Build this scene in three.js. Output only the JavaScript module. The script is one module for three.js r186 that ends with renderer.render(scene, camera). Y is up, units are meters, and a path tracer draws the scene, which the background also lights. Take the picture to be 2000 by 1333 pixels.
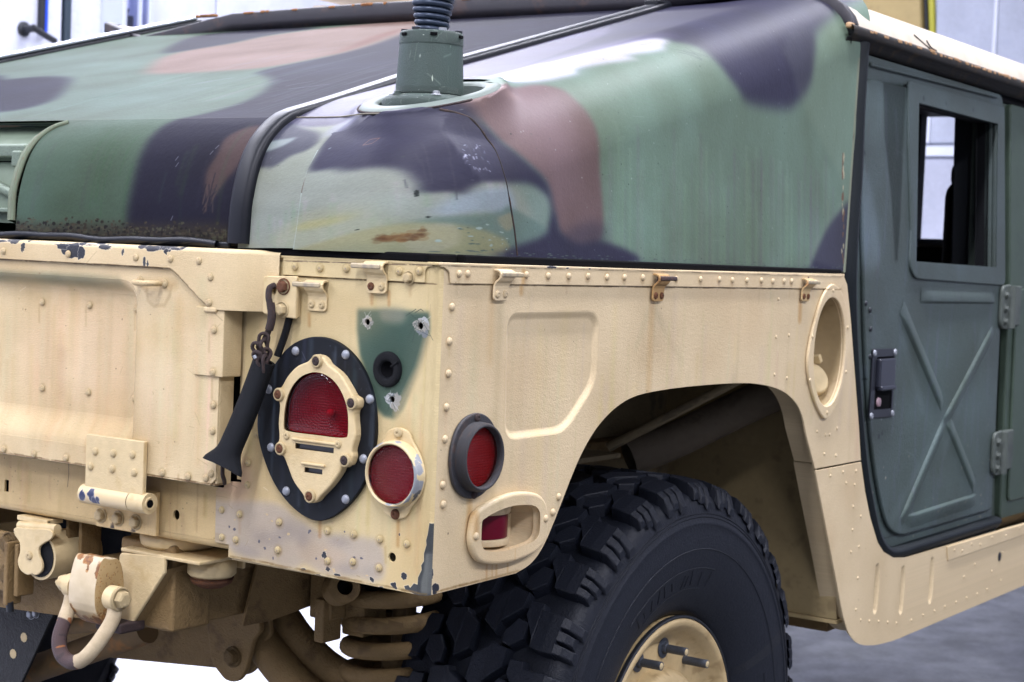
import * as THREE from 'three';
import { mergeGeometries, mergeVertices, toCreasedNormals } from 'three/addons/utils/BufferGeometryUtils.js';
import { RoundedBoxGeometry } from 'three/addons/geometries/RoundedBoxGeometry.js';
import { RectAreaLightUniformsLib } from 'three/addons/lights/RectAreaLightUniformsLib.js';
RectAreaLightUniformsLib.init();

// ───────── camera, renderer, light ─────────
const scene = new THREE.Scene();
scene.background = new THREE.Color(0x000000);
const camera = new THREE.PerspectiveCamera(22.586, 1.5, 0.05, 60);
{
  const yaw = 34.5656 * Math.PI / 180, pit = 2.9154 * Math.PI / 180, rol = 2.3621 * Math.PI / 180;
  const f = new THREE.Vector3(-Math.sin(yaw) * Math.cos(pit), -Math.sin(pit), -Math.cos(yaw) * Math.cos(pit));
  const r = new THREE.Vector3(Math.cos(yaw), 0, -Math.sin(yaw)), u = new THREE.Vector3().crossVectors(r, f);
  const r2 = r.clone().multiplyScalar(Math.cos(rol)).addScaledVector(u, Math.sin(rol));
  const u2 = u.clone().multiplyScalar(Math.cos(rol)).addScaledVector(r, -Math.sin(rol));
  camera.quaternion.setFromRotationMatrix(new THREE.Matrix4().makeBasis(r2, u2, f.clone().negate()));
  camera.position.set(2.4077, 1.2931, 1.7537);
  camera.focus = 2.42; camera.userData.fStop = 9;
}
const renderer = new THREE.WebGLRenderer({ antialias: true });
renderer.setSize(1024, 682);
renderer.toneMapping = THREE.LinearToneMapping;
renderer.toneMappingExposure = 1.88;
renderer.shadowMap.enabled = true;

const LAMP_POWER = 45, LAMP_COLOR = 0xf1f2ff;
const LAMPS = [];   // ceiling strips: x, z, length along x, length along z
for (const z of [-3.4, -0.6, 2.2, 4.8]) for (const x of z < -3 ? [-2.9, -1.9, 1.5, 4.9] : [-2.4, 1.5, 4.9]) LAMPS.push([x, z, 0.28, 1.9]);  // front row: an extra left lamp is added to whiten the floor

// ───────── helpers ─────────
const V3 = (x, y, z) => new THREE.Vector3(x, y, z);
function RNG(seed) { let a = seed | 0; return () => { a = (a + 0x6d2b79f5) | 0; let t = Math.imul(a ^ (a >>> 15), 1 | a); t = (t + Math.imul(t ^ (t >>> 7), 61 | t)) ^ t; return ((t ^ (t >>> 14)) >>> 0) / 4294967296; }; }
const clamp = (x, a = 0, b = 1) => Math.min(b, Math.max(a, x));
const lerp = (a, b, t) => a + (b - a) * t;
const sstep = (a, b, x) => { const t = clamp((x - a) / (b - a)); return t * t * (3 - 2 * t); };
const LAT = new Float32Array(65536); { const r = RNG(77); for (let i = 0; i < 65536; i++) LAT[i] = r(); }
function vnoise(x, y) {
  const xi = Math.floor(x), yi = Math.floor(y), fx = x - xi, fy = y - yi, u = fx * fx * (3 - 2 * fx), v = fy * fy * (3 - 2 * fy);
  const h = (a, b) => LAT[((a & 255) << 8) | (b & 255)];
  return lerp(lerp(h(xi, yi), h(xi + 1, yi), u), lerp(h(xi, yi + 1), h(xi + 1, yi + 1), u), v);
}
function fbm(x, y, o = 4) { let s = 0, a = .5, n = 0; for (let i = 0; i < o; i++) { s += a * vnoise(x, y); n += a; x = x * 2.03 + 17.1; y = y * 2.03 + 5.7; a *= .5; } return s / n; }
const numbers = {};
function numbered(name) { const n = numbers[name] = (numbers[name] ?? -1) + 1; return n ? name + '_' + String(n).padStart(3, '0') : name; }
function shadow(o) { o.castShadow = true; o.receiveShadow = true; return o; }
function thing(name, label, category, group) { const g = new THREE.Group(); g.name = numbered(name); g.userData = { label, category }; if (group) g.userData.group = group; scene.add(g); return g; }
function struct(name, geo, mat) { const m = shadow(new THREE.Mesh(geo, mat)); m.name = numbered(name); m.userData.kind = 'structure'; scene.add(m); return m; }
function part(name, geo, mat, parent, label) { const m = shadow(new THREE.Mesh(Array.isArray(geo) ? merge(geo) : geo, mat)); m.name = numbered(name); if (label) m.userData.label = label; parent.add(m); return m; }
function plain(g) {
  g = g.index ? g.toNonIndexed() : g;
  for (const k of Object.keys(g.attributes)) if (!['position', 'normal', 'uv'].includes(k)) g.deleteAttribute(k);
  if (!g.attributes.normal) g.computeVertexNormals();
  if (!g.attributes.uv) g.setAttribute('uv', new THREE.BufferAttribute(new Float32Array(g.attributes.position.count * 2), 2));
  g.clearGroups(); g.morphAttributes = {};
  return g;
}
function merge(list) { return list.length === 1 ? list[0] : mergeGeometries(list.map(plain)); }
function boxUV(g, k = 1) {   // uv in metres by the face's main direction
  g = plain(g); const p = g.attributes.position, n = g.attributes.normal, uv = g.attributes.uv;
  for (let i = 0; i < p.count; i += 3) {
    let nx = 0, ny = 0, nz = 0; for (let j = 0; j < 3; j++) { nx += n.getX(i + j); ny += n.getY(i + j); nz += n.getZ(i + j); }
    nx = Math.abs(nx); ny = Math.abs(ny); nz = Math.abs(nz);
    for (let j = i; j < i + 3; j++) {
      const x = p.getX(j), y = p.getY(j), z = p.getZ(j);
      if (nx >= ny && nx >= nz) uv.setXY(j, -z * k, y * k); else if (nz >= ny) uv.setXY(j, x * k, y * k); else uv.setXY(j, x * k, -z * k);
    }
  }
  return g;
}
function mapUV(g, fn) { g = plain(g); const p = g.attributes.position, uv = g.attributes.uv; for (let i = 0; i < p.count; i++) { const [u, v] = fn(p.getX(i), p.getY(i), p.getZ(i)); uv.setXY(i, u, v); } return g; }
const move = (g, x, y, z) => { g.translate(x, y, z); return g; };
// polygon with rounded corners; pts [x, y, r?]
function tracePath(pts, r0 = 0, path = new THREE.Shape()) {
  const n = pts.length;
  for (let i = 0; i < n; i++) {
    const [x, y, r = r0] = pts[i], [px, py] = pts[(i + n - 1) % n], [qx, qy] = pts[(i + 1) % n];
    const a = Math.hypot(px - x, py - y), b = Math.hypot(qx - x, qy - y), d = Math.min(r, a * .49, b * .49);
    const sx = x + (px - x) / a * d, sy = y + (py - y) / a * d, ex = x + (qx - x) / b * d, ey = y + (qy - y) / b * d;
    if (i) path.lineTo(sx, sy); else path.moveTo(sx, sy);
    if (d > 1e-5) path.quadraticCurveTo(x, y, ex, ey);
  }
  path.closePath(); return path;
}
function ellipsePts(cx, cy, rx, ry, n = 40) { return Array.from({ length: n }, (_, i) => { const a = i / n * 2 * Math.PI; return [cx + rx * Math.cos(a), cy + ry * Math.sin(a)]; }); }
// smooth closed curve through points
function spline(pts, n = 64, closed = true) { return new THREE.CatmullRomCurve3(pts.map(p => V3(p[0], p[1], p[2] ?? 0)), closed, 'centripetal').getPoints(n).slice(0, closed ? n : n + 1).map(p => [p.x, p.y, p.z]); }
// plate whose outer face lies at +depth, shape in (x, y)
function plate(pts, th, { r = 0, holes = [], bevel = 0.0008, seg = 1, curve = 6 } = {}) {
  const s = pts instanceof THREE.Shape ? pts : tracePath(pts, r);
  for (const h of holes) s.holes.push(h instanceof THREE.Path ? h : tracePath(h, 0, new THREE.Path()));
  const b = Math.min(bevel, th * .45);
  const g = new THREE.ExtrudeGeometry(s, { depth: th - 2 * b, bevelEnabled: b > 0, bevelThickness: b, bevelSize: b, bevelOffset: -b, bevelSegments: seg, curveSegments: curve });
  g.translate(0, 0, -(th - b));
  return g;   // outer face z = 0, back z = -th
}
const rearAt = (g, z) => move(g, 0, 0, z);
const SIDE_M = new THREE.Matrix4().makeBasis(V3(0, 0, -1), V3(0, 1, 0), V3(1, 0, 0));
const sideAt = (g, x) => { g.applyMatrix4(SIDE_M); return move(g, x, 0, 0); };     // shape drawn in (-z, y)
const zy = (l) => l.map(([z, y, r]) => (r === undefined ? [-z, y] : [-z, y, r]));
// surface from rows of points
function skin(rows, { closeU = false, closeV = false, flip = false, uv } = {}) {
  const P = [], U = [], I = [], R = rows.length, C = rows[0].length;
  rows.forEach((row, i) => row.forEach((p, j) => { P.push(p[0], p[1], p[2]); const q = uv ? uv(p, i, j) : [j / (C - 1), i / (R - 1)]; U.push(q[0], q[1]); }));
  for (let i = 0; i < R - (closeV ? 0 : 1); i++) for (let j = 0; j < C - (closeU ? 0 : 1); j++) {
    const a = i * C + j, b = i * C + (j + 1) % C, c = ((i + 1) % R) * C + (j + 1) % C, d = ((i + 1) % R) * C + j;
    if (flip) I.push(a, c, b, a, d, c); else I.push(a, b, c, a, c, d);
  }
  const g = new THREE.BufferGeometry(); g.setAttribute('position', new THREE.Float32BufferAttribute(P, 3)); g.setAttribute('uv', new THREE.Float32BufferAttribute(U, 2)); g.setIndex(I); g.computeVertexNormals(); return g;
}
// rings of an outline pressed in or out: prof = [[inset, depth], ...]; outline counter-clockwise in (x, y); outer face +z
function pressed(outline, prof, { cap = true, smooth = true } = {}) {
  const n = outline.length;
  let area = 0; for (let i = 0; i < n; i++) { const a = outline[i], b = outline[(i + 1) % n]; area += a[0] * b[1] - b[0] * a[1]; }
  const o = area < 0 ? outline.slice().reverse() : outline;
  const nor = o.map((p, i) => { const a = o[(i + n - 1) % n], b = o[(i + 1) % n]; const e1 = [p[0] - a[0], p[1] - a[1]], e2 = [b[0] - p[0], b[1] - p[1]]; const l1 = Math.hypot(...e1), l2 = Math.hypot(...e2); let x = -(e1[1] / l1 + e2[1] / l2), y = e1[0] / l1 + e2[0] / l2; const l = Math.hypot(x, y); x /= l; y /= l; const c = Math.max(.5, Math.abs(x * -e1[1] / l1 + y * e1[0] / l1)); return [x / c, y / c]; });
  const rows = prof.map(([d, z]) => o.map((p, i) => [p[0] + nor[i][0] * d, p[1] + nor[i][1] * d, z]));
  const geos = [skin(rows, { closeU: true })];
  if (cap) { const last = rows[rows.length - 1]; const s = new THREE.ShapeGeometry(new THREE.Shape(last.map(p => new THREE.Vector2(p[0], p[1])))); s.translate(0, 0, last[0][2]); geos.push(s); }
  return merge(geos);
}
const sProf = (w, d, n = 6) => Array.from({ length: n + 1 }, (_, i) => { const t = i / n; return [w * t, -d * (t * t * (3 - 2 * t))]; });
function tube(pts, r, { seg = 48, rad = 8, closed = false } = {}) { return new THREE.TubeGeometry(new THREE.CatmullRomCurve3(pts.map(p => Array.isArray(p) ? V3(...p) : p), closed, 'centripetal'), seg, r, rad, closed); }
function rod(a, b, r, rad = 12, r2 = r) { a = V3(...a); b = V3(...b); const d = b.clone().sub(a), g = new THREE.CylinderGeometry(r2, r, d.length(), rad, 1); g.applyQuaternion(new THREE.Quaternion().setFromUnitVectors(V3(0, 1, 0), d.clone().normalize())); g.translate(...a.clone().add(b).multiplyScalar(.5).toArray()); return g; }
function rbox(x0, x1, y0, y1, z0, z1, r = 0.003) { const g = new RoundedBoxGeometry(x1 - x0, y1 - y0, z1 - z0, 2, Math.min(r, (x1 - x0) * .45, (y1 - y0) * .45, (z1 - z0) * .45)); return move(g, (x0 + x1) / 2, (y0 + y1) / 2, (z0 + z1) / 2); }
function lathe(pts, seg = 32) { return new THREE.LatheGeometry(pts.map(p => new THREE.Vector2(Math.max(p[0], 1e-5), p[1])), seg); }
// fasteners look along +y when made; facing() turns them
const TO_REAR = new THREE.Quaternion().setFromUnitVectors(V3(0, 1, 0), V3(0, 0, 1)), TO_SIDE = new THREE.Quaternion().setFromUnitVectors(V3(0, 1, 0), V3(1, 0, 0));
const RIVET = lathe([[0.0050, -0.0005], [0.0049, 0.0007], [0.0043, 0.0019], [0.0030, 0.0028], [0.0014, 0.0032], [0, 0.0033]].reverse().map(p => p), 12);
const RIVET_S = lathe([[0.0034, -0.0005], [0.0033, 0.0005], [0.0024, 0.0014], [0, 0.0019]].reverse(), 10);
const SCREW = (() => { const a = lathe([[0.0068, -0.0005], [0.0067, 0.001], [0.0058, 0.0026], [0.0036, 0.0036], [0.0013, 0.0037], [0.0011, 0.0018], [0, 0.0018]].reverse(), 16); return a; })();
const HEX = (() => { const a = lathe([[0.0115, -0.0005], [0.0115, 0.0016], [0.010, 0.0018]].reverse(), 18), b = new THREE.CylinderGeometry(0.0078, 0.0085, 0.006, 6); b.translate(0, 0.0045, 0); const c = new THREE.CylinderGeometry(0.0055, 0.0078, 0.0012, 6); c.translate(0, 0.0081, 0); return merge([a, toCreasedNormals(plain(b), .3), toCreasedNormals(plain(c), .3)]); })();
function fix(name, geo, mat, parent, list, q, s = 1) { for (const p of list) { const m = part(name, geo, mat, parent); m.position.set(p[0], p[1], p[2]); m.quaternion.copy(q); const k = s * (p[3] ?? 1); m.scale.setScalar(k); } }

// ───────── painted surfaces: paint, stain and wear, some light and shade painted in ─────────
function paper(w, h, x0, y0, W, H) {     // canvas whose drawing units are metres
  const c = document.createElement('canvas'); c.width = w; c.height = h; const x = c.getContext('2d'), k = w / W;
  x.setTransform(k, 0, 0, -h / H, -x0 * k, h + y0 * h / H);
  return { c, x, k, w, h, x0, y0, W, H };
}
function fillPoly(P, pts, color, blur = 0, alpha = 1) {
  const { x } = P; x.save(); if (blur) x.filter = 'blur(' + (blur * P.k).toFixed(1) + 'px)'; x.globalAlpha = alpha; x.fillStyle = color; x.beginPath(); pts.forEach((p, i) => i ? x.lineTo(p[0], p[1]) : x.moveTo(p[0], p[1])); x.closePath(); x.fill(); x.restore();
}
function smoothPoly(P, pts, color, blur, alpha = 1) { fillPoly(P, spline(pts, pts.length * 6), color, blur, alpha); }
function chip(P, cx, cy, rx, ry, color, r, edge = '#e9dcc0') {
  const n = 22, pts = []; let k = 1; for (let i = 0; i < n; i++) { k = clamp(k + (r() - .5) * .7, .45, 1.25); const a = i / n * 6.283; pts.push([cx + Math.cos(a) * rx * k, cy + Math.sin(a) * ry * k]); }
  if (edge) { P.x.save(); P.x.globalAlpha = .7; P.x.strokeStyle = edge; P.x.lineWidth = .0012; P.x.beginPath(); pts.forEach((p, i) => i ? P.x.lineTo(...p) : P.x.moveTo(...p)); P.x.closePath(); P.x.stroke(); P.x.restore(); }
  fillPoly(P, pts, color);
}
function line(P, pts, color, w, alpha = 1, blur = 0) { const { x } = P; x.save(); x.strokeStyle = color; x.lineCap = 'round'; x.lineJoin = 'round'; const n = blur ? 5 : 1; for (let i = 0; i < n; i++) { x.globalAlpha = blur ? 1 - Math.pow(1 - alpha, 1 / 3.2) : alpha; x.lineWidth = blur ? w + blur * 2.2 * (1 - 2 * i / (n - 1)) * (w > blur * 2.2 ? 1 : w / (blur * 2.2)) : w; x.beginPath(); pts.forEach((p, i) => i ? x.lineTo(p[0], p[1]) : x.moveTo(p[0], p[1])); x.stroke(); } x.restore(); }
function streaks(P, x0, x1, y0, y1, n, color, r, w = .003, a = .12) { n *= .6; a *= .6; w *= 1.6; for (let i = 0; i < n; i++) { const x = lerp(x0, x1, r()), y = lerp(y1, y0, r() * .6), l = (y - y0) * (.3 + r() * .7); line(P, [[x, y], [x + (r() - .5) * .003, y - l * .5], [x + (r() - .5) * .004, y - l]], color, w * (.4 + r()), a * (.4 + r()), w * .6); } }
function halo(P, list, color, r, s = .009, a = .3) { const { x } = P; for (const [u, v] of list) { for (let i = 0; i < 3; i++) { x.save(); x.globalAlpha = a * (.4 + r() * .5) * .5; x.fillStyle = color; x.beginPath(); x.ellipse(u + (r() - .5) * .002, v - r() * .002, s * (.65 + .18 * i), s * (.65 + .2 * i), 0, 0, 6.3); x.fill(); x.restore(); } if (r() < .45) line(P, [[u, v - .004], [u + .0008, v - .012 - r() * .03]], color, .004, a * .5 * r(), .003); } }
function dirtLine(P, a, b, color, r, w = .002, al = .5, n = 90) { for (let i = 0; i < n; i++) { const t = r(), l = r() * .03; const q = [lerp(a[0], b[0], t), lerp(a[1], b[1], t) + (r() - .5) * w * .5]; line(P, [q, [q[0] + l, q[1] + (b[1] - a[1]) / Math.hypot(b[0] - a[0], b[1] - a[1]) * l]], color, w * (.3 + r() * .7), al * r()); } }
function scratches(P, n, color, r, len = .03, a = .5, box) { const [x0, x1, y0, y1] = box ?? [P.x0, P.x0 + P.W, P.y0, P.y0 + P.H]; for (let i = 0; i < n; i++) { const x = lerp(x0, x1, r()), y = lerp(y0, y1, r()), t = r() * 6.28, l = len * r() * r(); line(P, [[x, y], [x + Math.cos(t) * l * .5 + (r() - .5) * .002, y + Math.sin(t) * l * .5], [x + Math.cos(t) * l, y + Math.sin(t) * l]], color, .0006 + r() * .0008, a * r()); } }
const FINE = new Float32Array(512 * 512); for (let j = 0; j < 512; j++) for (let i = 0; i < 512; i++) FINE[j * 512 + i] = .6 * LAT[((i * 7 + j * 131) ^ (j * 3 + i * 29)) & 65535] + .4 * vnoise(i * .45, j * .45) - .5;
function grime(P, { fine = .035, coarse = .07, fs = 420, cs = 14, ys = 1 } = {}) {
  const d = P.x.getImageData(0, 0, P.w, P.h), a = d.data, q = 6, gw = Math.ceil(P.w / q) + 2, gh = Math.ceil(P.h / q) + 2, G = new Float32Array(gw * gh);
  for (let j = 0; j < gh; j++) for (let i = 0; i < gw; i++) G[j * gw + i] = (fbm(i * q / P.k * cs + 3, j * q / P.k * cs * ys + 9, 4) - .5) * 2 * coarse;
  for (let j = 0; j < P.h; j++) { const y = j / q, yi = y | 0, fy = y - yi; for (let i = 0; i < P.w; i++) {
    const x = i / q, xi = x | 0, fx = x - xi, g = yi * gw + xi, n = (G[g] * (1 - fx) + G[g + 1] * fx) * (1 - fy) + (G[g + gw] * (1 - fx) + G[g + gw + 1] * fx) * fy;
    const m = FINE[((j & 511) << 9) | (i & 511)] * 2 * fine, o = (j * P.w + i) * 4;
    a[o] = clamp(a[o] * (1 + n * .9 + m), 0, 255); a[o + 1] = clamp(a[o + 1] * (1 + n * 1.05 + m), 0, 255); a[o + 2] = clamp(a[o + 2] * (1 + n * 1.35 + m), 0, 255);
  } }
  P.x.putImageData(d, 0, 0); return P;
}
function tex(P, wrap) { const t = new THREE.CanvasTexture(P.c); t.colorSpace = THREE.SRGBColorSpace; t.wrapS = t.wrapT = wrap ? THREE.RepeatWrapping : THREE.ClampToEdgeWrapping; return t; }
function grey(w, h, fn, rep) { const d = new Uint8Array(w * h * 4); for (let j = 0; j < h; j++) for (let i = 0; i < w; i++) { const v = clamp(fn(i / w, j / h)) * 255, o = (j * w + i) * 4; d[o] = d[o + 1] = d[o + 2] = v; d[o + 3] = 255; } const t = new THREE.DataTexture(d, w, h); t.wrapS = t.wrapT = THREE.RepeatWrapping; t.magFilter = THREE.LinearFilter; if (rep) t.repeat.set(rep, rep); t.needsUpdate = true; return t; }
function tileNoise(n, cells, seed) { // tileable value noise
  const r = RNG(seed), L = new Float32Array(cells * cells); for (let i = 0; i < L.length; i++) L[i] = r();
  return (u, v) => { const x = u * cells, y = v * cells, xi = Math.floor(x), yi = Math.floor(y), fx = x - xi, fy = y - yi, s = fx * fx * (3 - 2 * fx), t = fy * fy * (3 - 2 * fy), g = (a, b) => L[((b % cells) + cells) % cells * cells + ((a % cells) + cells) % cells]; return lerp(lerp(g(xi, yi), g(xi + 1, yi), s), lerp(g(xi, yi + 1), g(xi + 1, yi + 1), s), t); };
}
const nA = tileNoise(0, 8, 5), nB = tileNoise(0, 24, 6), nC = tileNoise(0, 64, 7), nD = tileNoise(0, 160, 8);
const bake = (f) => { const a = new Float32Array(512 * 512); for (let j = 0; j < 512; j++) for (let i = 0; i < 512; i++) a[j * 512 + i] = f(i / 512, j / 512); return a; };
const TA = bake(nA), TB = bake(nB), TC = bake(nC), TD = bake(nD);
const fromTiles = (f) => { const d = new Uint8Array(512 * 512 * 4); for (let i = 0; i < 262144; i++) { const v = clamp(f(i)) * 255; d[i * 4] = d[i * 4 + 1] = d[i * 4 + 2] = v; d[i * 4 + 3] = 255; } const t = new THREE.DataTexture(d, 512, 512); t.wrapS = t.wrapT = THREE.RepeatWrapping; t.magFilter = THREE.LinearFilter; t.needsUpdate = true; return t; };
const BUMP = fromTiles(i => .25 * TB[i] + .35 * TC[i] + .4 * TD[i]);           // one metre tile by default uv
const ROUGH = fromTiles(i => .42 + .22 * TA[i] + .16 * TB[i] + .12 * TD[i]);
function bumped(rep) { const t = BUMP.clone(); t.repeat.set(rep, rep); t.needsUpdate = true; return t; }
const tiles = new Map();
function tintTile(base, spots) { // small tiling colour map of painted metal: base with blotches and dirt, one metre a side
  const key = base + spots; if (tiles.has(key)) return tiles.get(key);
  const n = 512, d = new Uint8Array(n * n * 4), b = new THREE.Color(base), s = new THREE.Color(spots), S = (v) => { v = clamp(v); return 255 * (v < .0031308 ? 12.92 * v : 1.055 * Math.pow(v, 1 / 2.4) - .055); };
  const LUT = new Uint8Array(4096); for (let i = 0; i < 4096; i++) LUT[i] = S(i / 4095);
  for (let i = 0; i < n * n; i++) { const k = sstep(.58, .8, .5 * TB[i] + .3 * TC[i] + .2 * TD[i]) * .6, m = (1 + .12 * (TA[i] - .5) + .1 * (TC[i] - .5) + .08 * (TD[i] - .5)) * 4095, q = i * 4; d[q] = LUT[Math.min(4095, lerp(b.r, s.r, k) * m | 0)]; d[q + 1] = LUT[Math.min(4095, lerp(b.g, s.g, k) * m | 0)]; d[q + 2] = LUT[Math.min(4095, lerp(b.b, s.b, k) * m | 0)]; d[q + 3] = 255; }
  const t = new THREE.DataTexture(d, n, n); t.colorSpace = THREE.SRGBColorSpace; t.wrapS = t.wrapT = THREE.RepeatWrapping; t.magFilter = THREE.LinearFilter; t.needsUpdate = true; tiles.set(key, t); return t;
}
const std = (o) => new THREE.MeshStandardMaterial(o), phy = (o) => new THREE.MeshPhysicalMaterial(o);
const TAN = '#cfb584', TAN2 = '#c9b48f', CHIP = '#3d4048', STEEL = '#8d9094', RUST = '#7a4a26';
const tanTile = tintTile('#cbb589', '#b39a6c'), tanShadedDirty = tintTile('#7d6643', '#4c3a26');  // underbody tan is darkened to hold shade as well as dirt
const M = {
  tan: phy({ map: tanTile, roughness: .52, specularIntensity: .7, bumpMap: bumped(6), bumpScale: .0006 }),
  tanUnder: phy({ specularIntensity: .5, map: tanShadedDirty, roughness: .7, bumpMap: bumped(5), bumpScale: .0016 }),
  rubber: phy({ color: 0x0e1014, roughness: .6, specularIntensity: .4, bumpMap: bumped(6), bumpScale: .0008 }),
  tyre: phy({ color: 0x0f131d, roughness: .55, specularIntensity: .7, bumpMap: bumped(8), bumpScale: .0008 }),
  seal: phy({ color: 0x12171a, roughness: .55, specularIntensity: .45 }),
  gap: phy({ color: 0x09090b, roughness: .9, specularIntensity: .2 }),
  steel: std({ color: 0x9a9ca0, roughness: .38, metalness: .85, bumpMap: bumped(10), bumpScale: .0004 }),
  zinc: std({ color: 0x8f9298, roughness: .5, metalness: .4 }),
  dark: std({ color: 0x2c2e33, roughness: .5, metalness: .5 }),
  rust: std({ map: tintTile('#6b432a', '#a5642c'), roughness: .85, bumpMap: bumped(12), bumpScale: .001 }),
  rustDark: std({ map: tintTile('#3a2c2a', '#5c3a28'), roughness: .75, bumpMap: bumped(12), bumpScale: .001 }),
  black: phy({ color: 0x0b0c0f, roughness: .7, specularIntensity: .3 }),
};
// ───────── the workshop: floor, walls, ceiling with its lamps ─────────
const concrete = (() => {
  const n = 1024, d = new Uint8Array(n * n * 4), r = RNG(9);
  for (let j = 0; j < n; j++) for (let i = 0; i < n; i++) {
    const x = i / n * 8, y = j / n * 8, a = fbm(x * 1.3, y * 1.3, 5), b = fbm(x * 5 + 40, y * 5, 4), c = fbm(x * 22, y * 22, 3), q = (j * n + i) * 4;
    let v = 78 + 36 * (a - .5) + 50 * (b - .5) + 30 * (c - .5) - 26 * sstep(.56, .7, b); v = v * (1 - .12 * (r() < .01));
    d[q] = clamp(v * .985, 0, 255); d[q + 1] = clamp(v, 0, 255); d[q + 2] = clamp(v * 1.03, 0, 255); d[q + 3] = 255;
  }
  const t = new THREE.DataTexture(d, n, n); t.colorSpace = THREE.SRGBColorSpace; t.wrapS = t.wrapT = THREE.RepeatWrapping; t.magFilter = THREE.LinearFilter; t.repeat.set(1 / 8, 1 / 8); t.needsUpdate = true; return t;
})();
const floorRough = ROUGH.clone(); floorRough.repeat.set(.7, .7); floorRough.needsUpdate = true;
const brightFloor = std({ map: tintTile('#d4d6dc', '#bfc2ca'), roughnessMap: floorRough, roughness: .6 });
const RX0 = -3.4, RX1 = 7, RZ0 = -8, RZ1 = 6.5, RH = 4.6;
struct('floor', boxUV(move(new THREE.BoxGeometry(RX1 - RX0 + .4, .2, RZ1 - RZ0 + .4), (RX0 + RX1) / 2, -.1, (RZ0 + RZ1) / 2)), std({ map: concrete, roughnessMap: floorRough, roughness: .62 }));
struct('pale_floor_bay', boxUV(move(new THREE.BoxGeometry(3.2, .008, 12), -1.8, .002, -1.9)), brightFloor);  // added pale sheet: bright light on the left floor put into its colour
const wallTile = tintTile('#b3b6c4', '#a6aab9');
const wallPaint = std({ map: wallTile, roughness: .5 }), wallGrey = std({ map: tintTile('#b4b9c8', '#a9afc0'), roughness: .5 });
const frontWall = struct('front_wall', boxUV(move(new THREE.BoxGeometry(RX1 - RX0 + .4, RH, .16), (RX0 + RX1) / 2, RH / 2, RZ0 - .09)), wallGrey);
{ // ribbed sheet panels with pale joint strips, and a ledge rail
  const panelG = boxUV(rbox(0, .365, 2.05, RH - .03, -.006, .012, .004)), lowG = boxUV(rbox(0, 1.1, .02, 1.965, -.006, .012, .004)), strip = boxUV(rbox(-.012, .012, 2.05, RH - .03, -.004, .026, .004));
  const trim = std({ color: 0xdfe3f0, roughness: .4 });
  for (let i = 0; i < 12; i++) { const m = part('wall_panel', panelG, wallGrey, frontWall); m.position.set(-3.22 + i * .37, 0, RZ0); if (i) { const s = part('joint_strip', strip, trim, frontWall); s.position.set(-3.2225 + i * .37, 0, RZ0); } }
  for (let i = 0; i < 4; i++) part('wall_panel', lowG, wallPaint, frontWall).position.set(-3.22 + i * 1.11, 0, RZ0);
  part('ledge_rail', boxUV(rbox(-3.3, 1.2, 1.97, 2.03, RZ0 - .002, RZ0 + .05, .006)), trim, frontWall);
}
const leftWall = struct('left_wall', boxUV(move(new THREE.BoxGeometry(.16, RH, RZ1 - RZ0), RX0 - .09, RH / 2, (RZ0 + RZ1) / 2)), wallPaint);
{ const g = boxUV(rbox(-.006, .012, .02, RH - .03, 0, 1.19, .004)); for (let i = 0; i < 4; i++) part('wall_panel', g, wallPaint, leftWall).position.set(RX0, 0, -4.87 + (i < 1 ? -.06 : 0) + (i - 1) * 1.2 - .42); }
const dimWall = std({ map: tintTile('#8b8f98', '#7d8189'), roughness: .7 });
struct('right_wall', boxUV(move(new THREE.BoxGeometry(.16, RH, RZ1 - RZ0), RX1 + .09, RH / 2, (RZ0 + RZ1) / 2)), dimWall);
struct('rear_wall', boxUV(move(new THREE.BoxGeometry(RX1 - RX0 + .4, RH, .16), (RX0 + RX1) / 2, RH / 2, RZ1 + .09)), dimWall);
struct('ceiling', boxUV(move(new THREE.BoxGeometry(RX1 - RX0 + .4, .16, RZ1 - RZ0 + .4), (RX0 + RX1) / 2, RH + .09, (RZ0 + RZ1) / 2)), dimWall);
{
  const housing = std({ color: 0xd8dade, roughness: .5 }), glow = std({ color: 0xffffff, emissive: LAMP_COLOR, emissiveIntensity: 3 });
  const hg = rbox(-.16, .16, -.05, .03, -1.0, 1.0, .01), dg = rbox(-.14, .14, -.062, -.052, -.95, .95, .004);
  LAMPS.forEach(([x, z, w, l], i) => {
    const t = thing('ceiling_lamp', 'white ceiling strip lamp in the ' + (i < 4 ? ['far left', 'inner left', 'middle', 'right'][i] + ' row, nearest the front wall' : ['left', 'middle', 'right'][(i - 4) % 3] + ' row, ' + ['second from the front wall', 'third from the front wall', 'nearest the rear wall'][((i - 4) / 3) | 0]), 'lamp', 'strip lamps under the workshop ceiling');
    part('housing', hg, housing, t); part('diffuser', dg, glow, t); t.position.set(x, RH - .06, z);
    const L = new THREE.RectAreaLight(LAMP_COLOR, LAMP_POWER, w, l); L.position.set(x, RH - .06 - .07, z); L.rotation.x = -Math.PI / 2; L.castShadow = true; scene.add(L);
  });
}
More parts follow.
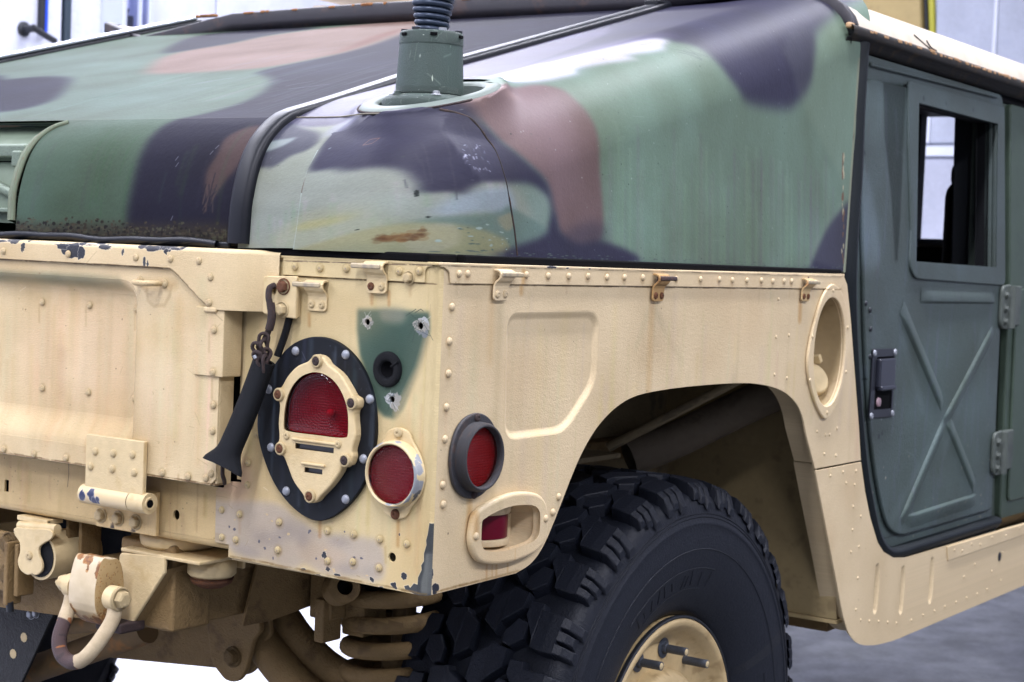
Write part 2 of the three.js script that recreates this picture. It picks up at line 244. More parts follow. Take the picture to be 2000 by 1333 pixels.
// ───────── what stands beyond the truck ─────────
{
  const x = RX0 + .012, doorPaint = std({ map: wallTile, color: 0xffffff, roughness: .4 });
  const d = thing('white_door', 'white steel door with a dark lever handle and a blue strip at the left edge', 'door');
  d.position.set(x, 0, -2.7);
  const q = (g) => part(...g, d);
  part('leaf', boxUV(rbox(0, .04, .02, 2.9, -.44, .6, .006)), doorPaint, d);
  part('frame', [boxUV(rbox(0, .03, .02, 2.95, -.53, -.48, .004)), boxUV(rbox(0, .03, .02, 2.95, .64, .7, .004))], doorPaint, d);
  part('edge_gasket', boxUV(rbox(.002, .05, 2.05, 2.94, -.485, -.452, .004)), std({ color: 0x26323c, roughness: .5 }), d);
  part('blue_strip', [boxUV(rbox(.038, .062, 2.14, 2.7, -.350, -.329, .003))], std({ color: 0x0b3fc4, roughness: .4 }), d);
  part('dark_bracket', [boxUV(rbox(.038, .07, 2.14, 2.7, -.329, -.31, .003))], M.dark, d);
  part('handle', [rod([.04, 2.14, -.24], [.11, 2.14, -.24], .016), rod([.10, 2.145, -.235], [.11, 2.10, -.35], .014), lathe([[0, .012], [.03, .01], [.032, 0]], 20).rotateZ(-Math.PI / 2).translate(.04, 2.14, -.24)], M.dark, d);
}
{
  const c = thing('wall_cabinet', 'narrow glazed grey wall cabinet with something red and dark inside', 'cabinet');
  c.position.set(RX0 + .012, 0, -3.48); const f = std({ color: 0xb9bfd0, roughness: .35, metalness: .3 });
  part('frame', [boxUV(rbox(0, .14, 1.4, 2.7, -.09, -.065, .004)), boxUV(rbox(0, .14, 1.4, 2.7, .065, .09, .004)), boxUV(rbox(0, .14, 2.66, 2.7, -.09, .09, .004)), boxUV(rbox(0, .14, 1.4, 1.44, -.09, .09, .004)), boxUV(rbox(.12, .142, 1.4, 2.7, -.02, -.008, .003))], f, c);
  part('back', boxUV(rbox(0, .012, 1.42, 2.68, -.08, .08, .003)), std({ color: 0xc9cddb, roughness: .5 }), c);
  part('pane', boxUV(rbox(.118, .122, 1.43, 2.67, -.07, .07, .001)), phy({ color: 0xf0f2ff, roughness: .05, transmission: 1, thickness: 0 }), c);
  const e = part('extinguisher', lathe([[0, 0], [.04, .005], [.043, .05], [.043, .36], [.03, .41], [.014, .43], [.014, .46]].map(p => [p[0], p[1]]).reverse(), 20), std({ color: 0x9c2338, roughness: .35 }), c); e.position.set(.06, 1.78, .01);
  part('valve', [rbox(.04, .08, 2.22, 2.27, -.03, .03, .006), rod([.05, 2.23, .01], [.05, 2.3, -.02], .008)], M.dark, c);
  part('dark_item', [boxUV(rbox(.02, .09, 1.6, 2.16, .045, .066, .004))], M.dark, c);
}
{
  const t = thing('overhead_hoist', 'tan sheet metal hoist housing with a yellow edge, hanging beyond the roof', 'hoist');
  t.position.set(-.98, 0, -6.2);
  const P0 = [[-.5, 2.25], [.335, 2.25], [.245, 3.2], [-.5, 3.2]];
  part('cover', boxUV(move(plate(P0, .09, { r: .02, bevel: .006 }), 0, 0, .2)), std({ map: tintTile('#8a7749', '#6f5c34'), roughness: .6 }), t);
  part('edge_gasket', boxUV(move(plate([[.338, 2.25], [.352, 2.25], [.262, 3.2], [.248, 3.2]], .05, { bevel: .003 }), 0, 0, .17)), M.dark, t);
  part('yellow_guard', boxUV(move(plate([[.355, 2.25], [.378, 2.25], [.31, 3.2], [.265, 3.2]], .03, { bevel: .004 }), 0, 0, .16)), std({ color: 0x8f8a06, roughness: .5 }), t);
  part('hanger', [boxUV(rbox(-.3, -.26, 3.19, 4.6, -.05, -.01, .004)), boxUV(rbox(.1, .14, 3.19, 4.6, -.05, -.01, .004))], M.dark, t);
}
// ───────── the truck: body panels ─────────
const truck = thing('military_truck', 'worn desert tan military truck with camouflage hard top and one wheel showing', 'truck');
const XS = 1.08;
// rear panel paint
const rearPaint = (() => {
  const P = paper(900, 1150, .72, .835, .365, .4664), r = RNG(31);
  P.x.fillStyle = '#cfba8a'; P.x.fillRect(.7, .8, .5, .6);
  smoothPoly(P, [[.72, .84], [.83, .86], [.9, .93], [.83, .98], [.74, .96]], '#c5a877', .02, .5);
  smoothPoly(P, [[1.0, .85], [1.08, .85], [1.08, .97], [1.03, .94]], '#c9ab74', .015, .55);
  streaks(P, .74, 1.07, .85, 1.25, 40, '#a98a58', r, .004, .12);
  // grey primer patch along the lower edge
  smoothPoly(P, [[.712, .922], [.755, .932], [.82, .934], [.85, .922], [.9, .906], [.955, .908], [1.003, .903], [1.008, .858], [.955, .853], [.9, .851], [.872, .86], [.85, .848], [.8, .852], [.75, .856], [.715, .87]], '#ab9e8e', .004, .8);
  smoothPoly(P, [[.855, .885], [.9, .893], [.94, .885], [.945, .866], [.9, .857], [.86, .866]], '#b59f84', .006, .7);
  for (const [x, y, a, b] of [[.835, .9, .02, .012], [.865, .895, .012, .016], [.93, .897, .018, .007], [.76, .86, .03, .01], [.945, .861, .02, .007], [.80, .884, .03, .01], [.985, .864, .012, .005]]) smoothPoly(P, ellipsePts(x, y, a, b, 10), '#837b77', .006, .45);
  for (let i = 0; i < 26; i++) chip(P, .72 + r() * .29, .852 + r() * .075, .0012 + r() * .002, .001 + r() * .002, r() < .5 ? '#5d5a62' : '#c6ad82', r, null);
  // dark green patch where a bracket used to sit
  fillPoly(P, [[.9475, 1.2115], [1.0, 1.2125], [1.068, 1.2135], [1.070, 1.19], [1.058, 1.15], [1.030, 1.085], [1.017, 1.071], [1.0, 1.072], [.986, 1.082], [.975, 1.11], [.955, 1.15], [.948, 1.185]], '#3c5144', .0028, .96);
  smoothPoly(P, [[.965, 1.2], [1.04, 1.2], [1.035, 1.16], [1.01, 1.12], [.985, 1.13]], '#2f4a3c', .009, .75);
  smoothPoly(P, [[.985, 1.211], [1.03, 1.212], [1.026, 1.198], [.99, 1.199]], '#8d8673', .004, .65);
  line(P, [[1.066, 1.18], [1.054, 1.14], [1.02, 1.078]], '#b59f76', .008, .5, .004);
  for (const [x, y, s] of [[.965, 1.195, .010], [1.054, 1.195, .0165], [1.012, 1.096, .0115]]) { for (let i = 0; i < 4; i++) chip(P, x + (r() - .5) * s * .5 + (i > 1 ? s * .35 : 0), y + (r() - .6) * s * .6, s * (.5 + r() * .5), s * (.5 + r() * .6), ['#8d9193', '#a9aaa8', '#74797b', '#98958b'][i], r, null); for (let i = 0; i < 12; i++) line(P, [[x + (r() - .5) * s, y + (r() - .5) * s], [x + (r() - .5) * s * 3, y + (r() - .5) * s * 3.2]], r() < .6 ? '#cfd2d0' : '#23302a', .0007, .6); }
  line(P, [[1.045, 1.212], [1.054, 1.217], [1.058, 1.2145]], '#2c332c', .0008, .9); line(P, [[1.03, 1.207], [1.046, 1.2165]], '#2c332c', .0008, .9);
  // chips to bare metal along the corner
  const C = [[1.083, .94], [1.087, .937], [1.087, .842], [1.072, .842], [1.062, .845], [1.046, .849], [1.044, .853], [1.051, .8555], [1.054, .852], [1.06, .859], [1.066, .858], [1.0665, .868], [1.072, .878], [1.071, .884], [1.0755, .890], [1.075, .9], [1.079, .911], [1.078, .917], [1.0805, .925]];
  line(P, [...C, C[0]], '#ead9b4', .0015, .8); fillPoly(P, C, '#3c3f40'); fillPoly(P, [[1.078, .9], [1.085, .9], [1.085, .846], [1.072, .848], [1.072, .862], [1.076, .878]], '#737570', .0012, .8);
  for (const [x, y, a, b] of [[1.043, .866, .0045, .004], [1.027, .8505, .0055, .0045], [.99, .8545, .004, .004], [.905, .876, .0042, .005], [.912, .8585, .005, .0038], [.93, .851, .006, .002], [.742, .874, .0035, .003], [1.033, .92, .0012, .0016], [.818, .868, .003, .002], [.87, .85, .005, .002], [.895, .846, .006, .0015], [1.005, .846, .004, .0015]]) chip(P, x, y, a, b, '#2b2d33', r);
  line(P, [[1.01, .9], [1.012, .88]], '#a8884f', .003, .3, .002);
  for (const [x, y, l] of [[.971, 1.236, .016], [1.0, 1.236, .016], [.863, 1.2, .015], [.895, .95, .05], [.84, 1.01, .03], [1.03, .945, .04], [.831, 1.085, .03]]) line(P, [[x, y], [x + .001, y - l]], '#a06a30', .004, .35, .003);
  halo(P, [[.712, .914], [.747, .912], [.822, .910], [.910, .909], [.956, .910], [1.001, .909], [1.046, .909], [.714, .875], [.741, .875], [.821, .871], [.912, .868], [.956, .873], [1.001, .871], [.763, 1.04], [.76, .986], [.838, 1.264], [.883, 1.2635], [.929, 1.2645], [1.019, 1.2645], [1.052, 1.266], [1.035, 1.255]], '#8d6f3f', r);
  dirtLine(P, [.815, 1.2505], [1.06, 1.2505], '#6b5636', r, .0024, .6); dirtLine(P, [.745, 1.27], [1.07, 1.274], '#5a4a38', r, .002, .5); dirtLine(P, [.73, .851], [1.07, .8475], '#7b6138', r, .004, .4);
  for (const [x, y, a, b] of [[.79, .99, .03, .05], [1.03, 1.03, .03, .05], [.92, 1.2, .08, .03], [.80, 1.19, .03, .05]]) smoothPoly(P, ellipsePts(x, y, a, b, 9), '#b89b6c', .012, .28);
  smoothPoly(P, [[.715, .935], [.76, .935], [.76, .99], [.72, .985]], '#c49a86', .008, .5);
  scratches(P, 70, '#8f7a54', r, .02, .5); scratches(P, 30, '#efe2c2', r, .025, .45);
  return tex(grime(P, { coarse: .08 }));
})();
const rearUV = (x, y) => [(x - .72) / .365, (y - .835) / .4664];
M.rear = phy({ specularIntensity: .7, map: rearPaint, roughness: .5, bumpMap: bumped(14), bumpScale: .0007 });
// side panel paint, drawn in (-z, y)
const sidePaint = (() => {
  const P = paper(2048, 1120, -.02, .49, 1.5, .82), r = RNG(32);
  P.x.fillStyle = TAN2; P.x.fillRect(-.1, .4, 2, 1.2);
  streaks(P, 0, 1.4, .9, 1.25, 130, '#9d8260', r, .007, .13);
  for (const [z, y, l, w, a] of [[.122, 1.228, .08, .012, .12], [.552, 1.226, .14, .012, .2], [1.088, 1.226, .03, .01, .4], [.089, .965, .05, .008, .4], [.135, .868, .02, .003, .5], [.158, .868, .022, .003, .55], [.185, .868, .016, .003, .4], [.148, .866, .018, .002, .5], [.19, 1.27, .03, .006, .35]]) line(P, [[z, y], [z + .001, y - l]], '#a8753a', w, a, w * .5);
  for (const [z, y, a, b] of [[.26, 1.2765, .012, .0018], [.30, 1.2762, .006, .0016], [.36, 1.276, .003, .0012], [1.11, 1.272, .004, .004], [.02, .852, .007, .006], [.012, .87, .003, .008], [.41, .97, .0012, .0014]]) chip(P, z, y, a, b, '#24262f', r);
  line(P, [[.185, .87], [.184, .9]], '#a8753a', .002, .3, .002);
  for (let i = 0; i < 3; i++) line(P, [[1.516 - .02, .69], [1.514, .6]], '#9b7d4f', .01, .0);
  for (let i = 0; i < 60; i++) chip(P, r() * 1.45, .55 + r() * .72, .0006 + r() * .0012, .0006 + r() * .001, r() < .4 ? '#6a5b49' : '#a8906a', r, null);
  halo(P, [[.032, 1.221], [.0295, 1.176], [.03, 1.134], [.0285, 1.09], [.028, 1.048], [.027, .988], [.308, .946], [.294, .925], [.03, .962], ...[.041, .06, .197, .252, .305, .357, .41, .46, .515, .619, .70, .765, .812, .865, .92, .965, 1.01, 1.04, 1.14].map(z => [z, 1.2645])], '#8d6f48', r);
  dirtLine(P, [.02, 1.2505], [1.25, 1.2515], '#6f5a3c', r, .0026, .55, 300); dirtLine(P, [.01, 1.274], [1.26, 1.277], '#6a5a45', r, .002, .4, 200); dirtLine(P, [.02, .848], [.2, .85], '#7b6138', r, .004, .4);
  for (let i = 0; i < 26; i++) smoothPoly(P, ellipsePts(r() * 1.35, .6 + r() * .66, .03 + r() * .07, .02 + r() * .05, 8), r() < .5 ? '#b99b72' : '#d9c3a2', .015, .2);
  line(P, [[.555, 1.225], [.62, 1.16], [.66, 1.13]], '#b29672', .01, .18, .006); line(P, [[.55, 1.225], [.51, 1.16]], '#b29672', .01, .18, .006);  // faint strokes paint the cast shadows spreading below the middle side hook
  scratches(P, 140, '#9f8a69', r, .03, .45); scratches(P, 12, '#efe4cf', r, .03, .5);
  return tex(grime(P, { coarse: .06, cs: 9 }));
})();
const sideUV = (x, y, z) => [(-z + .02) / 1.5, (y - .49) / .82];
M.side = phy({ specularIntensity: .7, map: sidePaint, roughness: .46, bumpMap: bumped(12), bumpScale: .00035 });

// rear quarter panel with its holes
{
  const holes = [ellipsePts(.965, 1.195, .0042, .0042, 14), ellipsePts(1.054, 1.195, .0046, .0046, 14), ellipsePts(1.012, 1.096, .0042, .0042, 14), ellipsePts(1.0035, 1.135, .012, .012, 20), ellipsePts(1.022, .888, .0062, .0062, 16)];
  const g = plate([[.747, 1.276], [1.066, 1.276], [1.066, .8448], [.727, .848], [.727, .866], [.7, .866], [.699, .94], [.712, .955], [.747, .957]], .004, { holes, bevel: .0006 });
  var rearPanel = part('rear_panel', mapUV(g, rearUV), M.rear, truck);
  const rows = []; for (let i = 0; i <= 8; i++) { const a = i / 8 * Math.PI / 2, x = 1.066 + .014 * Math.sin(a), z = -.014 + .014 * Math.cos(a); rows.push([[x, .8446, z], [x, 1.276, z]]); }
  part('corner_bend', mapUV(skin(rows, { flip: true }), (x, y, z) => rearUV(1.066 + Math.min(.0185, (x - 1.066) - z), y)), M.rear, rearPanel);
  part('bottom_flange', [mapUV(rbox(.73, 1.064, .8445, .8475, -.045, -.004, .001), rearUV)], M.tan, rearPanel);
  part('inner_wall', [rbox(.74, 1.06, .86, 1.27, -.1, -.095, .001)], M.gap, rearPanel);
  fix('rivet', RIVET, M.rear, rearPanel, [[.712, .914], [.747, .912], [.822, .910], [.910, .909], [.956, .910], [1.001, .909], [1.046, .909], [.714, .875], [.741, .875], [.821, .871], [.912, .868], [.956, .873], [1.001, .871], [.763, 1.04], [.772, 1.084], [.776, 1.027], [.760, .986], [.760, .955]].map(p => [p[0], p[1], 0, 1.05]), TO_REAR);
  // grommet
  const gr = part('grommet', lathe([[.0105, .001], [.013, .005], [.0205, .0055], [.0235, .003], [.024, -.001]].reverse(), 28), M.rubber, truck); gr.position.set(1.0035, 1.135, 0); gr.quaternion.copy(TO_REAR);
  part('grommet_core', [lathe([[.0105, .002], [.0085, -.004], [0, -.006]].reverse(), 20)], M.gap, gr); part('grommet_tab', [rod([.008, .004, -.004], [.021, .0055, -.012], .0016)], M.rubber, gr);
}
// rivet strip under the hard top: rear piece with a notch at the corner, then along the side
{
  const lip = rbox(.745, 1.078, 1.2745, 1.2785, -.03, .0035, .0012);
  const strip = part('belt_strip', [mapUV(plate([[.8145, 1.2512], [1.0605, 1.2512], [1.0605, 1.268, .004], [1.0655, 1.2725, .003], [1.0725, 1.2725], [1.0725, 1.2765], [.8145, 1.2765]], .0028, { r: .0015, bevel: .0007 }), rearUV).translate(0, 0, .003), mapUV(lip, rearUV)], M.rear, truck);
  fix('rivet', RIVET, M.rear, strip, [[.838, 1.264], [.883, 1.2635], [.929, 1.2645], [1.019, 1.2645], [1.052, 1.266]].map(p => [p[0], p[1], .003, 1.12]), TO_REAR);
  const b = part('bolt', HEX, M.tan, strip); b.position.set(1.035, 1.257, .003); b.quaternion.copy(TO_REAR); b.scale.setScalar(.82);
  const sg = sideAt(plate(zy([[-.0035, 1.2765], [-.0035, 1.2725], [-.0085, 1.2725, .003], [-.0205, 1.267, .004], [-.0245, 1.2515], [-1.262, 1.2525], [-1.272, 1.281], [-.02, 1.2765]]), .0028, { r: .0012, bevel: .0007 }), XS + .003);
  const s2 = part('belt_strip', [mapUV(sg, sideUV), mapUV(rbox(XS - .03, XS + .0035, 1.2745, 1.2785, -1.26, -.002, .0012), sideUV)], M.side, truck);
  fix('rivet', RIVET, M.side, s2, [-.041, -.06, -.197, -.252, -.305, -.357, -.41, -.46, -.515, -.619, -.70, -.765, -.812, -.865, -.92, -.965, -1.01, -1.04, -1.14].map((z, i) => [XS + .003, 1.2645 + (i % 3) * .0004, z, 1]), TO_SIDE);
}
// side panel with wheel arch, stamped field, filler and marker openings
const ARCH = [[-.012, .8445], [-.205, .8475], [-.245, .858], [-.275, .880], [-.355, .992], [-.385, 1.024], [-.412, 1.045], [-.455, 1.067], [-.504, 1.081], [-.607, 1.089], [-.872, 1.089], [-.95, 1.083], [-1.013, 1.073], [-1.06, 1.059], [-1.1, 1.038], [-1.125, 1.013], [-1.143, .982], [-1.181, .927], [-1.189, .9155]];
const FRONT = [[-1.402, .9155], [-1.385, .98], [-1.352, 1.085], [-1.316, 1.20], [-1.292, 1.262], [-1.276, 1.2765]];
const stampOut = tracePath([[.157, 1.2145, .03], [.399, 1.2145, .03], [.4, 1.106, .03], [.318, 1.036, .03], [.163, 1.0355, .03]]).getPoints(8).slice(0, -1).map(p => [p.x, p.y]);
const fillerC = [1.2145, 1.1345], fillerIn = ellipsePts(...fillerC, .070, .102, 44);
const mkIn = spline([[.099, .937], [.112, .943], [.153, .951], [.19, .952], [.232, .946], [.246, .935], [.249, .916], [.247, .899], [.236, .889], [.194, .883], [.139, .883], [.108, .890], [.099, .900], [.097, .918]], 56);
{
  const AS = spline(ARCH.slice(1), 70, false).map(p => [p[0], p[1]]), outline = [ARCH[0], ...AS, ...FRONT, [-.012, 1.2765]];
  const g = sideAt(plate(zy(outline), .004, { holes: [stampOut, fillerIn, mkIn], bevel: .0006 }), XS);
  var sidePanel = part('side_panel', mapUV(g, sideUV), M.side, truck);
  part('stamped_field', mapUV(sideAt(pressed(stampOut, [[-.0008, -.0004], [0, 0], ...sProf(.0125, .0052, 8).slice(1)]), XS), sideUV), M.side, sidePanel);
  // rolled lip of the arch
  const A = ARCH.slice(1), rows = [];
  const pts = spline(A, 80, false);
  const nrm = pts.map((p, i) => { const a = pts[Math.max(0, i - 1)], b = pts[Math.min(pts.length - 1, i + 1)]; const dx = b[0] - a[0], dy = b[1] - a[1], l = Math.hypot(dx, dy); return [dy / l, -dx / l]; });
  for (let k = 0; k <= 6; k++) { const a = k / 6 * Math.PI / 2; rows.push(pts.map((p, i) => [XS - .016 * (1 - Math.cos(a)), p[1] - nrm[i][1] * .016 * Math.sin(a) * -1, p[0] - nrm[i][0] * .016 * Math.sin(a) * -1])); }
  rows.push(rows[6].map(q => [XS - .05, q[1], q[2]]));
  part('arch_lip', mapUV(skin(rows), sideUV), M.side, sidePanel);
  fix('rivet', RIVET, M.side, sidePanel, [[-.032, 1.221], [-.0295, 1.176], [-.030, 1.134], [-.0285, 1.09], [-.028, 1.048], [-.027, .988], [-.308, .946], [-.294, .925], [-.030, .962]].map(p => [XS, p[1], p[0], 1.1]), TO_SIDE);
  fix('rivet', RIVET_S, M.side, sidePanel, [[-.995, 1.166], [-1.047, 1.168], [-.996, 1.099], [-1.047, 1.091], [-.997, 1.233], [-1.189, .986], [-1.279, .986], [-1.228, .977], [-1.246, .976], [-1.226, .941], [-1.28, .934]].map(p => [XS, p[1], p[0]]), TO_SIDE);
}
// rocker panel under the door
{
  const REARE = [[-1.19, .912], [-1.215, .866], [-1.29, .73], [-1.355, .612], [-1.385, .574], [-1.43, .547], [-1.5, .530], [-1.60, .521], [-1.669, .519]];
  const outline = [...REARE, [-3.0, .519], [-3.0, .668], [-2.27, .682], [-1.668, .689], [-1.60, .697], [-1.545, .716], [-1.51, .74], [-1.465, .795], [-1.431, .852], [-1.404, .912]];
  const L = [[-1.514, .644], [-1.654, .622], [-1.822, .62]].map(([z, y]) => spline([[-z - .011, y - .046], [-z, y - .053], [-z + .011, y - .046], [-z + .012, y + .046], [-z, y + .053], [-z - .010, y + .046]], 30));
  const g = sideAt(plate(zy(outline), .004, { bevel: .0006, holes: L }), XS);
  var rocker = part('rocker_panel', mapUV(g, (x, y, z) => sideUV(x, y, z + .2)), M.side, truck);
  for (const l of L) { // pressed louvres: shallow at the bottom, deep at the top
    const ring = pressed(l, [[-.0006, 0], [0, 0], ...sProf(.011, .006, 5).slice(1)], { cap: true });
    part('louvre', mapUV(sideAt(ring, XS), (x, y, z) => sideUV(x, y, z + .2)), M.side, rocker);
  }
  const pts = spline(REARE, 50, false), rows = [];
  const nrm = pts.map((p, i) => { const a = pts[Math.max(0, i - 1)], b = pts[Math.min(pts.length - 1, i + 1)]; const dx = b[0] - a[0], dy = b[1] - a[1], l = Math.hypot(dx, dy); return [-dy / l, dx / l]; });
  for (let k = 0; k <= 6; k++) { const a = k / 6 * Math.PI / 2; rows.push(pts.map((p, i) => [XS - .022 * (1 - Math.cos(a)), p[1] - nrm[i][1] * .022 * Math.sin(a), p[0] - nrm[i][0] * .022 * Math.sin(a)])); }
  rows.push(rows[6].map(q => [XS - .055, q[1], q[2]]));
  part('rear_flange', mapUV(skin(rows), (x, y, z) => sideUV(x, y, z + .2)), M.side, rocker);
  part('sill_plate', mapUV(sideAt(plate(zy([[-1.905, .684], [-1.915, .652], [-3.0, .650], [-3.0, .672]]), .003, { bevel: .0006 }), XS + .003), (x, y, z) => sideUV(x, y, z + 1.4)), M.side, rocker);
  fix('rivet', RIVET_S, M.side, rocker, [[-1.259, .897], [-1.318, .899], [-1.38, .896], [-1.336, .876], [-1.377, .869], [-1.376, .826], [-1.416, .803], [-1.378, .78], [-1.415, .742], [-1.377, .736], [-1.417, .679], [-1.415, .616], [-1.442, .591], [-1.487, .582], [-1.535, .574], [-1.586, .564], [-1.634, .555], [-1.717, .548], [-1.786, .549], [-1.853, .548], [-1.918, .548], [-1.986, .548], [-2.056, .548], [-2.125, .547], [-2.195, .548], [-2.289, .557], [-2.22, .588], [-2.291, .624], [-1.95, .672], [-2.0, .664], [-2.06, .672], [-2.12, .664], [-2.2, .672], [-2.3, .664], [-2.4, .672], [-2.03, .60], [-2.1, .62]].map(p => [XS + (p[1] > .65 && p[0] < -1.92 ? .003 : 0), p[1], p[0]]), TO_SIDE);
  part('drain_plug', lathe([[0, .002], [.011, .001], [.012, -.001]], 14), M.dark, rocker).position.set(XS, .617, -2.27); rocker.children.at(-1).quaternion.copy(TO_SIDE);
}
// tie-down hooks below the belt: bent plate with two screws and a tongue to one side
{
  const prof = [[0, 0], [.0006, .005], [.0035, .010], [.008, .0135], [.0103, .0165], [.0106, .0195], [.0092, .0222], [.006, .0236], [.001, .0238]];   // [out, up]
  const th = .0028;
  function hookGeo(w) {
    const up = prof.map((p, i) => { const a = prof[Math.max(0, i - 1)], b = prof[Math.min(prof.length - 1, i + 1)], l = Math.hypot(b[0] - a[0], b[1] - a[1]); return [p[0] + (b[1] - a[1]) / l * th, p[1] - (b[0] - a[0]) / l * th]; });
    const s = new THREE.Shape([...prof, ...up.reverse()].map(p => new THREE.Vector2(p[0], p[1])));
    const g = new THREE.ExtrudeGeometry(s, { depth: w - .001, bevelEnabled: true, bevelSize: .0005, bevelOffset: -.0005, bevelThickness: .0005, bevelSegments: 1 });   // out = x, up = y, width = z
    g.applyMatrix4(new THREE.Matrix4().makeBasis(V3(0, 0, 1), V3(0, 1, 0), V3(-1, 0, 0))); g.translate(w / 2, 0, 0);      // out = z, width = x
    const base = plate([[-w / 2, -.016, .007], [w / 2, -.016, .007], [w / 2, .001], [-w / 2, .001]], th, { bevel: .0006 }); base.translate(0, 0, th);
    return [boxUV(g), boxUV(base)];
  }
  function hook(name, pos, q, tongue, mat, tipMat, screwMat, s = 1, label) {
    const w = .034, h = part('tie_down_hook', hookGeo(w), mat, truck, label); h.position.set(...pos); h.quaternion.copy(q); h.scale.setScalar(s);
    part('tongue', boxUV(move(new RoundedBoxGeometry(.050, .0068, .0095, 2, .0022), tongue * .011, .0195, .0105)), tipMat, h);
    for (const [k, sx] of [-1, 1].entries()) { const sc = part('screw', SCREW, screwMat[k], h); sc.position.set(sx * .009, -.007, th); sc.quaternion.copy(TO_REAR); sc.scale.setScalar(.8); }
    return h;
  }
  const I = new THREE.Quaternion(), Q = new THREE.Quaternion().setFromRotationMatrix(new THREE.Matrix4().makeBasis(V3(0, 0, -1), V3(0, 1, 0), V3(1, 0, 0)));
  const tip = std({ map: tintTile('#b3a382', '#4a4d5e'), roughness: .45, metalness: .25 });
  hook('', [.879, 1.221, .0005], I, -1, M.tan, tip, [M.tan, M.tan]);
  hook('', [.9835, 1.25, .0035], I, -1, M.tan, tip, [M.rust, M.tan], 1, 'tie-down hook with one rusty screw');
  hook('', [XS + .003, 1.2455, -.135], Q, 1, M.side, tip, [M.side, M.side]);
  const rusty = std({ map: tintTile('#a38152', '#6a3f22'), roughness: .8 });
  hook('', [XS + .003, 1.245, -.561], Q, 1, rusty, M.rustDark, [M.rust, M.rust], 1.02, 'rusted tie-down hook');
  hook('', [XS + .003, 1.245, -1.098], Q, 1, std({ map: tintTile('#b79c70', '#a4622c'), roughness: .75 }), tip, [M.rust, M.rust], .98, 'tie-down hook with rusty screws');
}
// ── composite tail light: rubber gasket, cast frame, red lens, two slots ──
const lensBump = grey(512, 512, (u, v) => { const d = Math.hypot(u - .62, v - .42); return .5 + .5 * Math.sin(d * 150) * .8; });
const lensRed = phy({ color: new THREE.Color().setRGB(.50, .006, .075), transmission: 1, thickness: 0, roughness: .12, specularIntensity: .4, bumpMap: lensBump, bumpScale: .00022 });
const reflectBump = grey(256, 256, (u, v) => .5 + .25 * Math.sin(u * 6.2832 * 8 + Math.sin(v * 6.2832 * 8) * .6) + .25 * Math.sin(v * 6.2832 * 8));
const reflector = std({ color: 0xb4b4b8, roughness: .45, metalness: .5, bumpMap: (() => { const t = reflectBump.clone(); t.repeat.set(34, 34); t.needsUpdate = true; return t; })(), bumpScale: .0010 });
const lensPlain = phy({ color: new THREE.Color().setRGB(.50, .006, .080), transmission: 1, thickness: 0, roughness: .2, specularIntensity: .4, bumpMap: bumped(20), bumpScale: .0004 });
